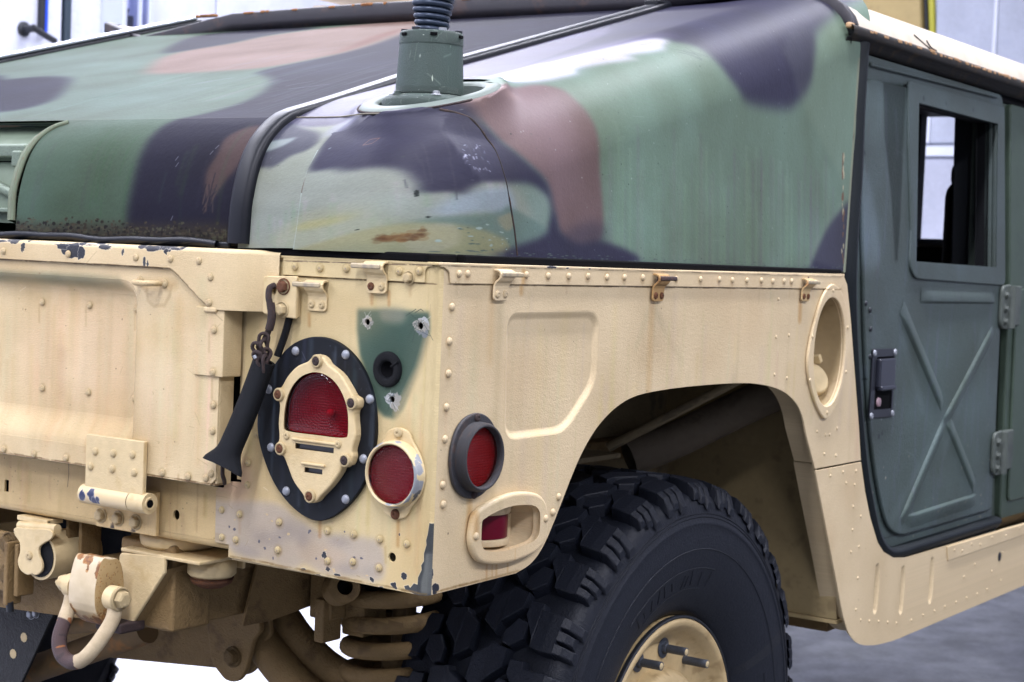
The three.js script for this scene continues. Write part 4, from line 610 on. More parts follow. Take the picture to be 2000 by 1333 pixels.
// rear hatch: folded sheet from belt to roof
const PROF = (() => { const o = []; const zq = (y) => { let s = 0; const w = .016 * clamp((1.4757 - y) / .02); for (let k = -6; k <= 6; k++) s += zr(y + w * k / 6); return s / 13; }; for (let i = 0; i <= 40; i++) { const y = lerp(1.288, 1.4757, i / 40); o.push([y, zq(y)]); } const fold = o.length - 1; for (let i = 1; i <= 40; i++) { const z = lerp(-.083, -1.42, i / 40); o.push([1.4525 - .28 * z + (.0 + .0095 * sstep(0, .3, i / 40)), z]); } let a = 0; return o.map((p, i) => { if (i) a += Math.hypot(p[0] - o[i - 1][0], p[1] - o[i - 1][1]); return [p[0], p[1], a + .0365, i === fold]; }); })();
const hatchPaint = (() => {
  const P = paper(1500, 1700, -.74, .03, 1.48, 1.68), r = RNG(22), poly = (pts, c, b, a) => fillPoly(P, spline(pts, pts.length * 6), c, b, a);
  P.x.fillStyle = '#5d6f5e'; P.x.fillRect(-1, 0, 3, 3);
  poly([[-.74, .3], [.5, .3], [.45, .6], [0, .7], [-.4, 1.1], [-.74, 1.1]], '#74847a', .05, .6);
  poly([[.28, .05], [.5, .05], [.5, .2], [.3, .2]], '#536a57', .03, .5);
  poly([[.523, .02], [.511, .131], [.509, .173], [.507, .218], [.512, .245], [.531, .287], [.535, .37], [.52, .428], [.467, .522], [.391, .605], [.312, .663], [.305, .71], [.328, .84], [.322, .934], [.287, 1.075], [.215, 1.2], [.2, 1.3], [.15, 1.42], [.1, 1.8], [.9, 1.8], [.9, .02]], DARK, .009);
  poly([[-.103, .804], [-.201, .934], [-.223, 1.039], [-.177, 1.122], [-.18, 1.2], [-.1, 1.3], [.015, 1.36], [.147, 1.4], [.2, 1.3], [.25, 1.192], [.29, 1.075], [.327, .9], [.31, .8], [.27, .715], [.183, .695], [.098, .687], [0, .7]], '#8e766b', .014);
  poly([[.2, 1.25], [.3, .95], [.32, .85], [.28, .95], [.2, 1.15]], '#703a2d', .012, .5);
  poly([[-.25, 1.0], [-.337, 1.086], [-.45, 1.3], [-.3, 1.36], [-.12, 1.32], [-.18, 1.239], [-.19, 1.122], [-.223, 1.039]], DARK, .012);
  poly([[-.5, .75], [-.397, .69], [-.327, .71], [-.215, .685], [-.081, .565], [.026, .43], [.03, .37], [-.02, .345], [-.3, .45], [-.5, .6]], DARK, .012);
  poly([[.705, .231], [.684, .226], [.662, .2], [.664, .17], [.655, .143], [.658, .123], [.668, .1], [.688, .116], [.698, .131], [.712, .148], [.72, .196], [.718, .224]], BROWN, .004);
  for (let i = 0; i < 20; i++) line(P, [[.66 + r() * .03, .11 + r() * .03], [.655 + r() * .03, .08 + r() * .03]], r() < .5 ? BROWN : DARK, .003, .5);
  // mud along the foot
  poly([[-.74, .02], [.74, .02], [.74, .056], [.5, .062], [.3, .058], [.2, .064], [-.74, .06]], '#453f37', .006, .75);
  for (let i = 0; i < 1500; i++) chip(P, .2 + r() * .53, .036 + r() * r() * .034, .001 + r() * .004, .0008 + r() * .002, ['#443e35', '#544c40', '#2d2a29', '#5c5b49'][(r() * 4) | 0], r, null);
  streaks(P, .28, .7, .06, .24, 40, '#4a5c4a', r, .004, .15); streaks(P, .1, .7, .26, .9, 40, '#8f9e97', r, .006, .16);
  for (let i = 0; i < 34; i++) { const x = .1 + r() * .5, y = .3 + r() * .9; line(P, [[x, y], [x + .02 + r() * .05, y + .02 + r() * .03]], r() < .6 ? '#4a5c52' : '#8d93a3', .003, .35, .002); }
  for (const [x, y] of [[.585, .16], [.59, .15], [.65, .17], [.655, .18], [.6, .07]]) line(P, [[x, y], [x + .003, y + .006]], '#a9a9b6', .0014, .7);
  line(P, [[.0, .2615], [.2, .2622], [.4, .2618], [.73, .262]], '#7d7464', .0016, .5);
  return tex(grime(P, { coarse: .15, fine: .05, cs: 7 }));
})();
M.hatch = phy({ map: hatchPaint, color: 0xb4b4b4, roughness: .7, specularIntensity: .14, bumpMap: bumped(3), bumpScale: .0004 });
const profAt = (a) => { for (let i = 1; i < PROF.length; i++) if (a <= PROF[i][2]) { const t = (a - PROF[i - 1][2]) / (PROF[i][2] - PROF[i - 1][2]); return [lerp(PROF[i - 1][0], PROF[i][0], t), lerp(PROF[i - 1][1], PROF[i][1], t)]; } return PROF.at(-1).slice(0, 2); };
{
  const fi = PROF.findIndex(p => p[3]), seg = (from, to, x0, x1, push = 0) => skin(PROF.slice(from, to + 1).map(p => [-1, 0, 1].map((_, j) => [lerp(x0, x1, j / 2), p[0], p[1]])), { uv: null });
  const mk = (from, to, x0, x1) => { const rows = PROF.slice(from, to + 1).map(p => [x0, (x0 + x1) / 2, x1].map(x => [x, p[0], p[1], p[2]])); return skin(rows, { uv: (p) => [(p[0] + .74) / 1.48, (p[3] - .03) / 1.68] }); };
  const hatch = part('rear_hatch', [mk(fi, PROF.length - 1, -.742, .733), mk(0, fi, .262, .733), mk(0, fi, -.742, -.1)], M.hatch, truck, 'sloping rear hatch in camouflage with rubber edge seal');
  // latch recess in the hatch, with a rusted rib along its edge
  const rib = [[.258, .062], [.254, .104], [.255, .143], [.256, .173], [.259, .206], [.268, .232], [.285, .25]];
  const ribPts = rib.map(([x, a]) => { const [y, z] = profAt(a); return [x - .002, y, z + .002]; });
  part('recess_rib', tube(ribPts, .0045, { seg: 40, rad: 8 }), std({ map: tintTile('#626c57', '#633a28'), roughness: .8 }), hatch);
  const inner = ribPts.map(p => [p[0] - .03, p[1] - .004, p[2] - .028]), lip = ribPts.map(p => [p[0] - .012, p[1], p[2] + .001]);
  part('recess_side', skin([ribPts, lip, inner, inner.map(p => [p[0] - .01, p[1], p[2] - .012])]), std({ map: tintTile('#69725b', '#525843'), roughness: .7 }), hatch);
  const back = inner.map(p => [p[0], p[1], p[2] - .01]);
  part('recess_back', skin([back, back.map(p => [-.1, p[1], p[2]])], { uv: (p) => [p[0], p[1]] }), std({ map: tintTile('#6b7965', '#575f4b'), roughness: .65 }), hatch);
  part('recess_roof', skin([[[.3, 1.4725, -.078], [-.1, 1.4725, -.078]], [[.27, 1.466, -.10], [-.1, 1.466, -.10]]]), M.hatch, hatch);
  const hw = std({ map: tintTile('#6d7a69', '#3b3f38'), roughness: .5, metalness: .3 });
  part('latch', [rbox(.12, .232, 1.414, 1.435, -.06, -.03, .005), rod([.09, 1.39, -.03], [.225, 1.352, -.026], .0085), rbox(.205, .228, 1.398, 1.424, -.045, -.024, .004), rbox(.12, .224, 1.325, 1.333, -.05, -.012, .003)], hw, hatch);
  part('latch_gap', [rbox(.11, .222, 1.36, 1.41, -.062, -.05, .003)], M.gap, hatch);
  fix('bolt', HEX, hw, hatch, [[.244, 1.447, -.072, .7], [.222, 1.345, -.03, .9]], TO_REAR);
  part('foot_trim', [rbox(-.745, .722, 1.285, 1.2935, -.03, .0135, .003)], M.hatchTrim, hatch);
  const wavy = []; for (let i = 0; i <= 30; i++) { const x = lerp(-.3, .70, i / 30); wavy.push([x, 1.291 + .0015 * Math.sin(x * 23) + .001 * Math.sin(x * 51), .0145]); }
  part('foot_seal', tube(wavy, .0055, { seg: 80, rad: 8 }), M.hatchTrim, hatch);
  // rubber edge seals
  const sealAt = (x, up) => { const o = []; for (let a = .03; a <= 1.62; a += .03) { const [y, z] = profAt(a), [y2, z2] = profAt(a + .01), dy = y2 - y, dz = z2 - z, l = Math.hypot(dy, dz) || 1; o.push([x, y - dz / l * up, z + dy / l * up]); } return o; };
  const flat = (g, pts) => g;
  const ribbon = (x, w, h) => { // rounded rubber section swept along the hatch profile
    const rows = [], n = 10; for (let a = .03; a <= 1.63; a += .02) { const aa = clamp(a, .04, 1.6), [y0, z0] = profAt(aa - .012), [y, z] = profAt(aa), [y2, z2] = profAt(aa + .012), dy = y2 - y0, dz = z2 - z0, l = Math.hypot(dy, dz) || 1, row = []; for (let i = 0; i <= n; i++) { const t = i / n * Math.PI, u = Math.sign(Math.cos(t)) * Math.pow(Math.abs(Math.cos(t)), .6) * w, v = Math.pow(Math.sin(t), .6) * h - .003; row.push([x + u, y - dz / l * v, z + dy / l * v]); } rows.push(row); } return skin(rows); };
  part('edge_seal', ribbon(.738, .019, .015), M.hatchTrim, hatch, 'black rubber seal along the right hatch edge');
  part('edge_seal', [ribbon(-.752, .014, .012)], M.hatchTrim, hatch);
  part('edge_trim', tube(sealAt(-.745, .014), .0055, { seg: 120, rad: 8 }), std({ color: 0xc9ccd6, roughness: .25, metalness: .7 }), hatch);
  part('seal_end', [boxUV(rbox(.722, .752, 1.7655, 1.789, -1.16, -1.09, .004).translate(0, 0, 0))], M.hatchTrim, hatch);
}
// antenna pocket, ring and base
{
  const C0 = [.932, -.164], slantY = (z) => 1.4625 - .28 * z, onTop = (x, z) => { let y = 1.60; for (let k = 0; k < 40; k++) y -= topF(x, y, z) * .9; return y; };
  const el = (rx, rz, f) => Array.from({ length: 56 }, (_, i) => { const a = i / 56 * 2 * Math.PI, x = C0[0] + rx * Math.cos(a), z = C0[1] + rz * Math.sin(a); return [x, f(x, z), z]; }), P = (o) => (x, z) => slantY(z) + o;
  const pale = phy({ map: tintTile('#656e67', '#4d5751'), roughness: .55, specularIntensity: .4 });
  const pocket = part('antenna_pocket', skin([el(.066, .084, P(.001)), el(.066, .084, P(-.006)), el(.067, .085, () => 1.472)], { closeU: true, flip: true }), pale, truck);
  part('pocket_floor', move(new THREE.CircleGeometry(1, 48).rotateX(-Math.PI / 2).scale(.068, 1, .086), C0[0], 1.4735, C0[1]), pale, pocket);
  part('ring', skin([el(.066, .084, P(.0005)), el(.068, .087, P(.0038)), el(.073, .093, P(.0052)), el(.083, .106, P(.0048)), el(.0885, .113, P(.0025)), el(.09, .115, P(-.001)), el(.0905, .1155, (x, z) => Math.min(slantY(z) - .004, onTop(x, z) - .003))], { closeU: true, flip: true }), pale, pocket);
  const crack = el(.0915, .1165, (x, z) => Math.min(onTop(x, z) + .0006, slantY(z))); part('ring_crack', tube(crack.slice(2, 26), .0018, { seg: 60, rad: 5 }), M.rustDark, pocket);
  const basePaint = (() => { const P = paper(700, 300, 0, 0, .28, .12), r = RNG(44); P.x.fillStyle = '#33423b'; P.x.fillRect(0, 0, 1, 1); scratches(P, 170, '#7f8c7d', r, .03, .6); scratches(P, 40, '#a8ad9f', r, .02, .8); for (let i = 0; i < 40; i++) chip(P, r() * .28, r() * .12, .0006 + r() * .001, .0006 + r() * .002, '#b8c0ae', r, null); return tex(grime(P, { coarse: .12, cs: 30 }), true); })();
  const green = std({ map: basePaint, roughness: .5, bumpMap: bumped(6), bumpScale: .0006 }), cx = .931, cz = -.16;
  const ant = part('antenna_base', lathe([[.0475, 1.511], [.0478, 1.52], [.0445, 1.578], [.0443, 1.5795], [.0452, 1.5805], [.0448, 1.595], [.043, 1.5975], [.024, 1.598]].reverse(), 48).translate(cx, 0, cz), green, truck);
  part('flange', lathe([[.0, 1.486], [.064, 1.486], [.0665, 1.488], [.0665, 1.5], [.0615, 1.506], [.04, 1.5115]].reverse(), 48).translate(cx, 0, cz), green, ant);
  for (let i = 0; i < 6; i++) { const a = i / 6 * 6.283 + .75, b = part('bolt', HEX, i % 2 ? green : M.steel, ant); b.position.set(cx + .0565 * Math.cos(a), 1.507, cz + .0565 * Math.sin(a)); b.scale.setScalar(.62); }
  for (let i = 0; i < 6; i++) { const a = i / 6 * 6.283 + .5, b = part('cap_screw', rod([0, 0, 0], [0, .0045, 0], .0058, 12), i % 3 ? M.dark : M.zinc, ant); b.position.set(cx + .0375 * Math.cos(a), 1.5968, cz + .0375 * Math.sin(a)); const s = part('cap_slot', rbox(-.005, .005, -.002, .002, -.003, .003, .0008), M.gap, ant); s.position.set(cx + .0442 * Math.cos(a + .35), 1.5915, cz + .0442 * Math.sin(a + .35)); s.rotation.y = -a - .35 + Math.PI / 2; }
  const coil = []; const turns = 13; for (let i = 0; i <= turns * 20; i++) { const t = i / 20, a = t * 2 * Math.PI, y = 1.600 + t * .0088, rr = .0205 + .0075 * sstep(0, 7, t); coil.push(V3(cx + rr * Math.cos(a), y, cz + rr * Math.sin(a))); }
  const spring = part('spring', new THREE.TubeGeometry(new THREE.CatmullRomCurve3(coil), turns * 20, .0043, 8), std({ color: 0x2c3646, roughness: .38, metalness: .35 }), ant);
  part('mast', rod([cx, 1.59, cz], [cx, 1.9, cz], .012), M.dark, ant);
}
// ───────── tailgate, crossmember and what hangs on them ─────────
const ZT = .036;
const gatePaint = (() => {
  const P = paper(1620, 560, -.22, .93, 1.06, .366), r = RNG(41);
  P.x.fillStyle = '#ceb78c'; P.x.fillRect(-1, .8, 3, 1);
  smoothPoly(P, [[.3, 1.06], [.54, 1.06], [.545, 1.19], [.4, 1.2], [.3, 1.15]], '#cdae85', .02, .6); smoothPoly(P, [[.46, 1.0], [.56, 1.02], [.55, 1.1], [.48, 1.08]], '#c0a074', .02, .45);
  streaks(P, .2, .73, .96, 1.24, 120, '#97794c', r, .008, .10); streaks(P, .58, .72, .96, 1.2, 16, '#e0cfa8', r, .006, .14);
  fillPoly(P, [[-.3, 1.231], [.505, 1.2375], [.53, 1.236], [.533, 1.222], [.515, 1.219], [-.3, 1.217]], '#7d7a5c', .004, .85); fillPoly(P, [[-.3, 1.23], [.4, 1.234], [.4, 1.224], [-.3, 1.221]], '#6d6c50', .004, .5);
  line(P, [[.585, 1.225], [.588, 1.205], [.600, 1.198], [.622, 1.2], [.632, 1.215], [.635, 1.228]], '#b3986b', .004, .5, .0015);  // U stroke paints the shadow of the grab loop
  line(P, [[.58, 1.228], [.64, 1.23]], '#a8895a', .012, .35, .004);
  for (let i = 0; i < 40; i++) { const x = -.2 + r() * .9; chip(P, x, 1.2835 - r() * .004, .004 + r() * .012, .0012 + r() * .003, '#23242d', r); }
  for (const [x, y, a, b] of [[.435, 1.272, .022, .010], [.45, 1.266, .010, .010], [.41, 1.277, .012, .004], [.50, 1.277, .018, .004], [.32, 1.272, .006, .009], [.585, 1.2605, .003, .006], [.592, 1.256, .0025, .006], [.54, 1.272, .0025, .005], [.628, 1.276, .004, .004], [.30, 1.28, .012, .005], [.51, 1.253, .0016, .0016]]) chip(P, x, y, a, b, '#20232b', r);
  for (let i = 0; i < 50; i++) chip(P, .24 + r() * .48, .95 + r() * .3, .0007 + r() * .001, .0007 + r() * .001, r() < .4 ? '#80694a' : '#b89d72', r, null);
  for (const [x, y] of [[.33, 1.19], [.435, 1.19], [.54, 1.19], [.715, 1.17], [.72, 1.105], [.66, .965]]) line(P, [[x, y - .004], [x + .001, y - .03]], '#9b7b4c', .003, .3, .002);
  halo(P, [[.338, 1.19], [.444, 1.19], [.545, 1.19], [.343, 1.059], [.446, 1.061], [.545, 1.06], [.2825, .9605], [.352, .96], [.4245, .9615], [.6285, .961], [.68, .961], [.715, .963], [.7245, 1.171], [.7245, 1.112], [.7245, 1.066], [.7245, 1.03]], '#8d6f43', r);
  dirtLine(P, [.1, 1.2525], [.615, 1.253], '#6b5636', r, .0026, .6, 160); dirtLine(P, [.1, .955], [.73, .955], '#6b5333', r, .003, .6, 160); dirtLine(P, [.64, 1.252], [.715, 1.199], '#6b5636', r, .002, .6, 40);
  for (let i = 0; i < 20; i++) smoothPoly(P, ellipsePts(.2 + r() * .5, .96 + r() * .28, .02 + r() * .06, .02 + r() * .04, 8), r() < .5 ? '#b99a68' : '#d9c6a0', .015, .22);
  scratches(P, 80, '#9b835c', r, .03, .5, [.2, .74, .95, 1.28]); scratches(P, 26, '#efe2c2', r, .03, .4, [.2, .74, .95, 1.28]);
  return tex(grime(P, { coarse: .09, cs: 10 }));
})();
const gateUV0 = (x, y) => [(x + .22) / 1.06, (y - .93) / .366];
const gateUV = (x, y, z) => [(x + .22 + Math.max(0, .034 - z)) / 1.06, (y - .93) / .366];
M.gate = phy({ specularIntensity: .7, map: gatePaint, roughness: .48, bumpMap: bumped(12), bumpScale: .0007 });
const rr = (x0, x1, y0, y1, r, n = 8) => { const o = [], c = [[x1 - r, y0 + r, -90], [x1 - r, y1 - r, 0], [x0 + r, y1 - r, 90], [x0 + r, y0 + r, 180]]; for (const [cx, cy, a0] of c) for (let i = 0; i <= n; i++) { const a = (a0 + 90 * i / n) * Math.PI / 180; o.push([cx + r * Math.cos(a), cy + r * Math.sin(a)]); } return o; };
{
  const A = rr(-.62, .566, .984, 1.232, .03), B = rr(-.575, .553, 1.030, 1.21, .022);
  const gate = part('tailgate', mapUV(rearAt(plate([[-.75, .953], [.722, .953], [.733, .963], [.733, 1.262], [-.75, 1.262]], .004, { holes: [A], bevel: .0006 }), ZT), gateUV), M.gate, truck, 'tan tailgate with a pressed field and chipped top edge');
  const rings = []; for (let k = 0; k <= 8; k++) { const t = k / 8, d = -.020 * (t * t * (3 - 2 * t)); rings.push(A.map((p, i) => [lerp(p[0], B[i][0], t), lerp(p[1], B[i][1], t), d])); }
  const cap = new THREE.ShapeGeometry(new THREE.Shape(B.map(p => new THREE.Vector2(...p)))); cap.translate(0, 0, -.020);
  part('pressed_field', mapUV(rearAt(merge([skin(rings, { closeU: true }), cap]), ZT - .0004), gateUV0), M.gate, gate);
  part('edge_fold', [mapUV(rbox(.729, .7335, .955, 1.262, .006, ZT - .003, .0008), gateUV), mapUV(rbox(-.7, .729, .953, .957, .004, ZT - .003, .0008), gateUV)], M.gate, gate);
  part('foot_gap', rbox(-.75, .715, .9462, .9528, -.002, .0035, .001), M.gap, gate); part('shadow_gap', [rbox(-.8, .7445, .93, 1.285, -.03, -.012, .002)], M.gap, gate);  // dark boxes stand in for the shade below and behind the tailgate
  part('inner_flange', [boxUV(rbox(.736, .7455, .96, 1.25, -.012, -.003, .0012))], M.tan, gate);
  // stiffener along the top with its wing bent round to the body
  const z0 = .0425, arc = [[.6, z0], [.7, z0], [.74, z0], [.752, .0412], [.763, .0365], [.771, .029], [.777, .0195], [.783, .0125], [.79, .0088], [.80, .0075], [.812, .007]];
  const lowY = (x) => x < .637 ? 1.2535 : x < .716 ? lerp(1.2535, 1.199, (x - .637) / .079) : 1.199;
  const xs = [-.75, 0, .3, .5, .6, .625, .637, .65, .67, .69, .716, .73, .74].map(x => [x, z0]).concat(arc.slice(3));
  const rowsF = xs.map(([x, z]) => { const nx = x > .745 && x < .79 ? .8 : 0; const b = lowY(x), o = []; for (const [y, dz] of [[b - .0, -.004], [b, -.0006], [b + .0008, 0], [1.277, 0], [1.2805, -.0012], [1.2832, -.0045], [1.284, -.009], [1.284, -.028]]) o.push([x + dz * nx * .6, y, z + dz * (1 - nx * .4)]); return o; });
  part('top_stiffener', mapUV(skin(rowsF), gateUV), M.gate, gate, 'chipped top edge of the tailgate with a corner wing');
  part('stiffener_top', mapUV(rbox(-.75, .742, 1.278, 1.2838, -.012, .036, .002), gateUV), M.gate, gate);
  part('weld_bead', boxUV(rbox(.705, .73, 1.195, 1.203, .034, .0435, .003)), M.gate, gate);
  part('corner_bracket', mapUV(rbox(.687, .7425, 1.106, 1.202, .002, .0395, .0016), gateUV), M.gate, gate);
  fix('rivet', RIVET, M.gate, gate, [[.277, 1.2655, z0], [.424, 1.266, z0], [.568, 1.266, z0], [.638, 1.2665, z0], [.694, 1.2655, z0], [.7175, 1.244, z0], [.7165, 1.2085, z0], [.7245, 1.171, .0395], [.7265, 1.112, .0395], [.73, 1.066, ZT], [.7305, 1.030, ZT], [.7265, .97, ZT], [.338, 1.1905, ZT - .02], [.444, 1.191, ZT - .02], [.5445, 1.191, ZT - .02], [.343, 1.059, ZT - .02], [.446, 1.061, ZT - .02], [.5455, 1.060, ZT - .02], [.2825, .9605, ZT], [.352, .960, ZT], [.4245, .9615, ZT], [.6285, .961, ZT], [.68, .961, ZT], [.715, .963, ZT]].map(p => [Math.min(p[0], .7245), p[1], p[2], 1.12]), TO_REAR);
  // small grab loop
  const hk = part('grab_loop', tube([[.571, 1.231, ZT + .003], [.574, 1.2305, ZT + .014], [.585, 1.230, ZT + .018], [.602, 1.230, ZT + .019], [.614, 1.2305, ZT + .016], [.618, 1.231, ZT + .003]], .0042, { seg: 30, rad: 8 }), std({ map: tintTile('#b59e74', '#4a4038'), roughness: .6 }), gate);
  fix('rivet', RIVET, M.gate, hk, [[.571, 1.2325, ZT, 1.5], [.621, 1.231, ZT, 1.4]], TO_REAR);
}
// crossmember below the tailgate
{
  const paint = (() => { const P = paper(1300, 180, -.2, .84, .95, .13), r = RNG(51); P.x.fillStyle = '#ccb07c'; P.x.fillRect(-1, .8, 3, 1); streaks(P, .2, .72, .86, .95, 40, '#9c7b45', r, .004, .2); streaks(P, .6, .72, .86, .95, 10, '#8a6a3a', r, .003, .2); fillPoly(P, [[.70, .93], [.75, .93], [.75, .88], [.71, .9]], '#c09c86', .006, .6); for (let i = 0; i < 60; i++) chip(P, .2 + r() * .5, .9495 + (r() - .5) * .004, .004 + r() * .006, .0012, '#3a3025', r, null); line(P, [[.385, .95], [.386, .93], [.384, .91]], '#54432c', .0012, .8); for (let i = 0; i < 30; i++) chip(P, .2 + r() * .5, .86 + r() * .08, .001, .001, '#8d744b', r, null); return tex(grime(P, { coarse: .1, cs: 14 })); })();
  const uv = (x, y) => [(x + .2) / .95, (y - .84) / .13]; M.cross = phy({ specularIntensity: .7, map: paint, roughness: .5, bumpMap: bumped(10), bumpScale: .0008 });
  const cm = part('rear_crossmember', [mapUV(rearAt(plate([[-.9, .868], [.728, .868], [.728, .955], [-.9, .955]], .004, { holes: [ellipsePts(.6185, .895, .0065, .0075, 16), tracePath([[.237, .905], [.247, .905], [.247, .886], [.237, .886]], .001, new THREE.Path())], bevel: 0.0004 }), -.003), uv)], M.cross, truck);
  const rows = []; for (let k = 0; k <= 6; k++) { const a = k / 6 * Math.PI / 2, y = .868 - .0115 * Math.sin(a), z = -.003 - .0115 * (1 - Math.cos(a)); rows.push([[-.9, y, z], [.728, y, z]]); } rows.push([[-.9, .8565, -.12], [.728, .8565, -.12]]);
  part('rolled_edge', mapUV(skin(rows), uv), M.cross, cm); part('cross_back', rbox(-.9, .72, .87, .95, -.05, -.03, .002), M.gap, cm);
  // hinge
  const h = part('tailgate_hinge', [boxUV(rearAt(plate([[.476, .914], [.598, .914], [.598, 1.003], [.476, 1.003]], .0075, { r: .002, bevel: .001 }), .0445))], M.tan, truck);
  part('hinge_knuckle', boxUV(rod([.468, .9135, .0365], [.570, .9135, .0365], .0148, 28)), std({ map: (() => { const P = paper(1024, 512, 0, 0, 1, .5), r = RNG(3); P.x.fillStyle = '#cdb68a'; P.x.fillRect(0, 0, 1, 1); for (const [x, y, a, b] of [[.476, .4570, .008, .005], [.497, .4568, .009, .0045], [.511, .4545, .004, .0022], [.503, .4535, .004, .003]]) chip(P, x, y, a, b, '#20284a', r); return tex(P, true); })(), roughness: .45 }), h);
  part('hinge_knuckle', boxUV(rod([.572, .9135, .0365], [.605, .9135, .0365], .0152, 28)), M.tan, h);
  part('hinge_pin', [boxUV(lathe([[.006, 0], [.0085, .0012], [.0098, 0], [.0098, -.002]].reverse(), 20).rotateZ(-Math.PI / 2).translate(.6055, .9135, .0365))], M.tan, h); part('pin_bore', rod([.60, .9135, .0365], [.6062, .9135, .0365], .0058, 14), M.gap, h);
  part('hinge_gap', rod([.5695, .9135, .0365], [.5725, .9135, .0365], .0142, 24), M.gap, h);
  part('lower_leaf', [boxUV(rearAt(plate([[.458, .860], [.587, .860], [.587, .925], [.458, .925]], .007, { r: .002, bevel: .001 }), .0055)), boxUV(rbox(.46, .587, .905, .925, .005, .035, .003))], M.cross, h);
  fix('rivet', RIVET, M.tan, h, [[.497, .979], [.5355, .980], [.5755, .982], [.488, .956], [.5345, .957], [.580, .9565]].map(p => [p[0], p[1], .0445, 1.2]), TO_REAR);
  fix('bolt', HEX, M.tan, h, [[.470, .8775], [.508, .877], [.545, .8765]].map(p => [p[0], p[1], .0055, 1.02]), TO_REAR);
}
// chain plate, bolts, hook, chain and the rubber sleeve over it
{
  const pl = part('chain_plate', [boxUV(rearAt(plate([[.790, 1.249, .006], [.851, 1.251, .004], [.851, 1.193, .002], [.790, 1.197, .006]], .006, { holes: [ellipsePts(.810, 1.232, .0045, .008, 14)], bevel: .0012 }), .0145))], M.tan, truck);
  fix('bolt', HEX, M.rust, pl, [[.8285, 1.236, .0145, 1.0]], TO_REAR); fix('bolt', HEX, M.tan, pl, [[.8275, 1.2045, .0145, 1.0]], TO_REAR);
  part('plate_spacer', boxUV(rbox(.815, .846, 1.195, 1.245, -.001, .009, .001)), M.tan, pl);
  const ch = part('tailgate_chain', [tube([[.810, 1.237, .009], [.809, 1.2335, .021], [.811, 1.221, .0255], [.8145, 1.207, .0245], [.815, 1.192, .0245], [.812, 1.176, .024], [.809, 1.162, .028]], .0044, { seg: 40, rad: 8 }), tube([[.8145, 1.213, .025], [.817, 1.2, .0245], [.8165, 1.188, .0245], [.8135, 1.176, .025]], .0058, { seg: 20, rad: 8 })], M.rustDark, truck);
  const link = (c, q, s = 1) => { const g = tube([[0, .011 * s, 0], [.0052 * s, .008 * s, 0], [.0055 * s, 0, 0], [.0052 * s, -.008 * s, 0], [0, -.011 * s, 0], [-.0052 * s, -.008 * s, 0], [-.0055 * s, 0, 0], [-.0052 * s, .008 * s, 0]], .0023 * s, { seg: 24, rad: 6, closed: true }); g.applyQuaternion(new THREE.Quaternion().setFromEuler(new THREE.Euler(...q))); return move(g, ...c); };
  for (const [c, q] of [[[.809, 1.159, .031], [.1, .5, -.2]], [[.8125, 1.150, .031], [.2, 1.7, .3]], [[.8065, 1.147, .036], [.3, .2, .5]], [[.8155, 1.139, .035], [-.2, .9, -.3]], [[.809, 1.135, .038], [.4, .1, .2]], [[.817, 1.129, .034], [.1, 1.9, .1]]]) part('chain_link', link(c, q, 1.15), M.rustDark, ch);
  part('back_strap', [tube([[.834, 1.197, .006], [.829, 1.17, .010], [.822, 1.14, .016]], .0052, { seg: 12, rad: 6 })], M.rubber, ch);
  part('latch_pin', rod([.806, 1.141, .0445], [.8085, 1.137, .044], .0026), M.zinc, ch);
  // sleeve: flattened rubber tube that flares at its lower end
  const st = []; const top = [.8115, 1.134, .030], bot = [.760, .986, .052];
  for (let i = 0; i <= 28; i++) { const t = i / 28, f = sstep(.78, 1, t), w = .0165 + .002 * t + .0165 * f * f + .003 * f, d = .0115 * (1 - .35 * f), c = [lerp(top[0], bot[0], t), lerp(top[1], bot[1], t), lerp(top[2], bot[2], t) - .004 * Math.sin(t * 3.14)], row = []; for (let k = 0; k < 28; k++) { const a = k / 28 * 2 * Math.PI; const ca = Math.cos(a), sa = Math.sin(a), x = Math.sign(ca) * Math.pow(Math.abs(ca), .8) * w; row.push([c[0] + x * .95, c[1] - x * .33 * (1 - f * .2) - (f * .002 * Math.cos(a * 2 + .5)), c[2] + Math.sign(sa) * Math.pow(Math.abs(sa), .8) * d]); } st.push(row); }
  const sl = part('rubber_sleeve', skin(st, { closeU: true }), M.rubber, truck, 'black rubber sleeve over the tailgate chain');
  const inr = st.map(r => { const c = r.reduce((a, p) => [a[0] + p[0] / 28, a[1] + p[1] / 28, a[2] + p[2] / 28], [0, 0, 0]); return r.map(p => [c[0] + (p[0] - c[0]) * .78, c[1] + (p[1] - c[1]) * .86, c[2] + (p[2] - c[2]) * .7]); });
  part('sleeve_inside', skin(inr, { closeU: true, flip: true }), M.gap, sl); part('sleeve_rim', skin([st[28], inr[28]], { closeU: true }), M.rubber, sl); part('sleeve_rim', skin([st[0], inr[0]], { closeU: true }), M.rubber, sl);
  part('chain_tail', [tube([[.757, .985, .048], [.752, .972, .042], [.744, .962, .03], [.735, .956, .02]], .003, { seg: 16, rad: 6 })], M.rustDark, sl);
}
